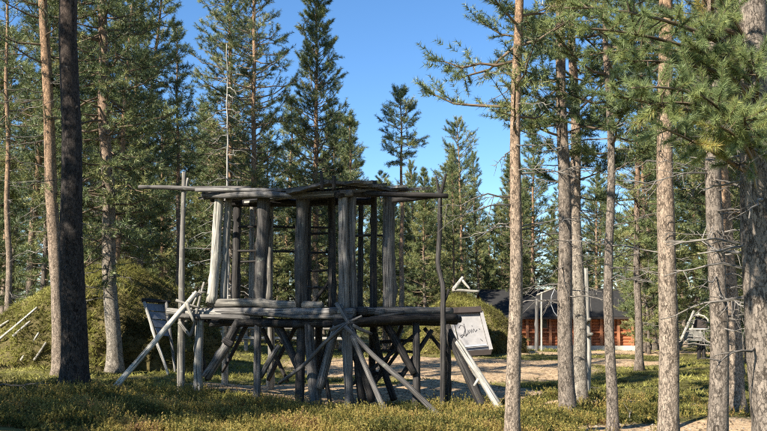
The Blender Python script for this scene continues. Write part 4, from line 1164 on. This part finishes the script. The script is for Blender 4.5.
# a few individual mid-distance pines placed by eye
for (kind, px, D, Hh, sxy, label) in (
    ('ragged', 138, 29, 15, 0.95, 'ragged pine over the mossy hut, right of the dense-crowned pine'),
    ('dense_tall', 88, 27.0, 15, 1.0, 'dark dense pine right behind the mossy hut'),
    ('loose_tall', 26, 26.0, 15, 0.9, 'airy pine in the gap left of the orange-barked pine'),
    ('bushy', 448, 55, 11.5, 1.1, 'broad green pine right above the dark forked pole'),
    ('slim', 480, 57, 13.5, 1.0, 'narrow green pine above the crown sticks of the hut'),
    ('dense_tall', 428, 58, 12.5, 0.9, 'dense green pine just right of the lone round-topped pine'),
    ('ragged', 640, 23, 12, 0.8, 'ragged pine left of the stout pine in the right foreground'),
    ('slim', 645, 33, 12, 1.0, 'narrow pine at the red building\'s right corner'),
    ('loose_tall', 738, 20.5, 13, 0.9, 'airy pine in the gap right of the gnarled pine'),
    ('high_crown', 738, 13.5, 11, 0.8, 'pale slim pine between the gnarled pine and the closest pine'),
    ('bushy', 655, 36, 9.0, 1.1, 'bushy pine just right of the red building')):
    p = GP(px, D)
    put(kind, p, rng.uniform(0, 6.28), sxy, Hh / PH[kind], 'pine_tree', label)
# pines outside the frame to the left and behind, whose shade falls into the view
for k, (x_, y_, kind, sxy, s) in enumerate(((-6.8, 8.5, 'loose_tall', 0.62, 1.2), (-7.7, 8.9, 'dense_tall', 0.62, 1.1), (-10.0, 5.4, 'dense_tall', 0.65, 1.2), (-9.5, 11.6, 'slim', 0.9, 1.2),
                                      (-8.7, 10.0, 'bushy', 0.85, 0.66), (-8.9, 11.5, 'bushy', 0.85, 0.75), (-9.4, 12.9, 'bushy', 0.85, 0.9), (-8.6, 8.6, 'bushy', 0.7, 0.6), (-3.5, -6, 'high_crown', 1.0, 1.0), (6.5, 1.0, 'loose_tall', 1.0, 0.9), (3.5, -4, 'ragged', 1.0, 1.0))):
    put(kind, np.array([x_, y_, float(gz(x_, y_))]), 1.3 * k, sxy, s, 'pine_tree', 'pine standing outside the picture whose shade falls into it', 'pines outside the picture')

# ------------------------------------------------------------------ ground cover
def cover(name, label, n, xr, yr, hgt, wid, mat, seed, keep, per=5, tint=0.5, spread=0.5, ypow=1.0):
    rng = np.random.default_rng(seed)
    y = yr[0] + (yr[1] - yr[0]) * rng.uniform(0, 1, n) ** ypow
    half = 0.53 * y + 1.0
    x = np.clip(rng.uniform(-1, 1, n) * half, xr[0], xr[1])
    ok = keep(x, y, rng)
    x, y = x[ok], y[ok]
    base = np.stack([x, y, gz(x, y) - 0.01], 1)
    ax = np.stack([rng.normal(0, 0.35, len(x)), rng.normal(0, 0.35, len(x)), np.ones(len(x))], 1)
    pt = tint + 0.28 * np.sin(x * 1.9 + 1) * np.sin(y * 2.7) + 0.18 * np.sin(x * 5.1 + y * 3.0) + rng.normal(0, 0.1, len(x))
    T, tt = needles(rng, base, ax, per, hgt, wid, spread=spread, along=0.0, tint=pt, tint_sd=0.13)
    h = np.repeat(0.65 + 0.5 * np.clip(np.sin(x * 2.3) * np.sin(y * 3.1 + 0.6) + rng.normal(0, 0.3, len(x)), -0.7, 1.2), per)
    T[:, 2] = T[:, 0] + (T[:, 2] - T[:, 0]) * h[:, None]
    link(name, tri_mesh(name, T, tt, mat), None, None, label, 'ground cover', kind='stuff')

def nosand(x, y, rng):
    return sandmask(x, y) + rng.normal(0, 0.18, len(x)) < 0.42
def heath(name, label, n, xr, yr, keep, seed, tint, h0, leaf, stems=3, leaves=10):
    """small branching dwarf shrubs: each plant a few wiry stems set with tiny leaves"""
    rng = np.random.default_rng(seed)
    y = rng.uniform(yr[0], yr[1], n)
    x = np.clip(rng.uniform(-1, 1, n) * (0.53 * y + 0.8), xr[0], xr[1])
    ok = keep(x, y, rng) & (x > xr[0] + 0.01) & (x < xr[1] - 0.01)
    x, y = x[ok], y[ok]; K = len(x)
    clump = np.clip(0.75 + 0.35 * np.sin(x * 2.3 + 0.7 * y) * np.sin(y * 3.1 + 0.6) + 0.25 * np.sin(x * 6.1) * np.sin(y * 5.3 + x) + rng.normal(0, 0.28, K), 0.25, 1.8)
    pt = tint + 0.30 * np.sin(x * 1.9 + 1) * np.sin(y * 2.7 + 0.5 * x) + 0.22 * np.sin(x * 5.1 + y * 4.0) + rng.normal(0, 0.12, K)
    xs = np.repeat(x, stems); ys = np.repeat(y, stems); hs = np.repeat(clump * h0, stems) * rng.uniform(0.6, 1.15, K * stems)
    b0 = np.stack([xs, ys, gz(xs, ys)], 1) + rng.normal(0, 0.02, (K * stems, 3)) * np.array([1, 1, 0])
    d = unit(np.stack([rng.normal(0, 0.38, K * stems), rng.normal(0, 0.38, K * stems), np.ones(K * stems)], 1))
    side = unit(np.cross(d, rng.normal(0, 1, d.shape))) * 0.003
    S = np.stack([b0 - side, b0 + side, b0 + d * hs[:, None]], 1)
    ts = np.full(K * stems, 0.95)
    m_ = leaves
    u_ = rng.uniform(0.25, 1.0, (K * stems, m_, 1))
    lb = (b0[:, None, :] + d[:, None, :] * hs[:, None, None] * u_).reshape(-1, 3)
    ld = unit(np.repeat(d, m_, 0) * 0.7 + rng.normal(0, 0.6, (K * stems * m_, 3)))
    sd = unit(np.cross(ld, rng.normal(0, 1, ld.shape))) * leaf * 0.28
    Lf = np.stack([lb - sd, lb + sd, lb + ld * leaf * rng.uniform(0.7, 1.3, (len(lb), 1))], 1)
    tl = np.repeat(np.repeat(pt, stems), m_) + rng.normal(0, 0.13, len(lb)) + 0.15 * (u_.ravel() - 0.6)
    T = np.concatenate([S, Lf]); tt = np.concatenate([ts, tl])
    link(name, tri_mesh(name, T, tt, 'heather_leaves'), None, None, label, 'ground cover', kind='stuff')
heath('heather', 'yellow-green and russet heather carpet across the foreground', 24000, (-9, 4.4), (10.4, 15.6),
      lambda x, y, r: nosand(x, y, r) & (r.uniform(0, 1, len(x)) < (0.25 + 0.75 * sm(14.6, 12.6, y - 1.0 * sm(-2.0, -5, x))) * (0.45 + 0.55 * sm(-0.5, 0.25, np.sin(x * 3.1 + 1.3 * y) * np.sin(y * 4.3 - 0.8 * x) + 0.4 * np.sin(x * 9 + y * 7)))), 1, 0.34, 0.165, 0.025, leaves=14)
cover('low_shrubs', 'low green bilberry and moss growth on the forest floor', 70000, (-60, 60), (13.0, 46), 0.14, 0.026, 'moss_leaves', 2, nosand, per=4, tint=0.42, spread=0.9, ypow=1.5)
heath('bilberry_patch', 'olive low shrubs round the foot of the right-hand pines', 5000, (1.6, 9), (8.0, 15.5),
      lambda x, y, r: nosand(x, y, r), 3, 0.35, 0.16, 0.034, leaves=10)

def litter(name, label, n, seed):
    """needles, bark flakes and small stones lying on the bare ground"""
    rng = np.random.default_rng(seed)
    y = 9 + 24 * rng.uniform(0, 1, n) ** 1.4
    x = rng.uniform(-1, 1, n) * (0.5 * y)
    ok = sandmask(x, y) > 0.3
    x, y = x[ok], y[ok]; K = len(x)
    c0 = np.stack([x, y, gz(x, y) + 0.006], 1)
    sz = rng.uniform(0.012, 0.036, K)
    a_ = rng.uniform(0, 2 * PI, K)
    d1 = np.stack([np.cos(a_), np.sin(a_), np.zeros(K)], 1) * sz[:, None]
    d2 = np.stack([-np.sin(a_), np.cos(a_), np.zeros(K)], 1) * (sz * rng.uniform(0.2, 0.7, K))[:, None]
    up_ = np.array([0, 0, 1.0]) * (sz * rng.uniform(0.15, 0.6, K))[:, None]
    p = [c0 - d1 - d2, c0 + d1 - d2 * 0.6, c0 + d1 * 0.2 + d2, c0 + up_]
    T = np.concatenate([np.stack([p[0], p[1], p[3]], 1), np.stack([p[1], p[2], p[3]], 1), np.stack([p[2], p[0], p[3]], 1)])
    t1 = rng.uniform(0, 1, K)
    link(name, tri_mesh(name, T, np.concatenate([t1] * 3), 'litter_bits'), None, None, label, 'ground litter', kind='stuff')
leaf_mat('litter_bits', [(0.0, (0.07, 0.05, 0.03)), (0.5, (0.16, 0.11, 0.07)), (0.8, (0.24, 0.19, 0.14)), (1.0, (0.32, 0.28, 0.23))], trans=0.0, rough=0.9, spec=0.1)
litter('needle_litter', 'needles, bark flakes and small stones on the bare sandy ground', 26000, 9)
# a few dry twigs on the sand and heath
rng = np.random.default_rng(88)
for (px, D, lab) in ((630, 12.4, 'dry twig on the sand in front of the thin crooked pine'), (560, 17.5, 'dry twig lying left of the paired pines'), (300, 15.2, 'grey twig on the bare ground under the platform'), (420, 19.5, 'dry twig on the clearing behind the platform legs'),
                     (735, 10.8, 'dry twig on the sand at the bottom right corner')):
    p = GP(px, D); p[2] += 0.03
    t_ = thing('fallen_twig', p, lab, 'twig')
    a_ = rng.uniform(0, 6.28)
    g = dead_geo(rng, p, np.array([math.cos(a_), math.sin(a_), 0.03]), rng.uniform(0.4, 0.8), 0.012, 0.02, 5)
    link('stem', g.mesh('stem', 'dead_wood', p), t_)
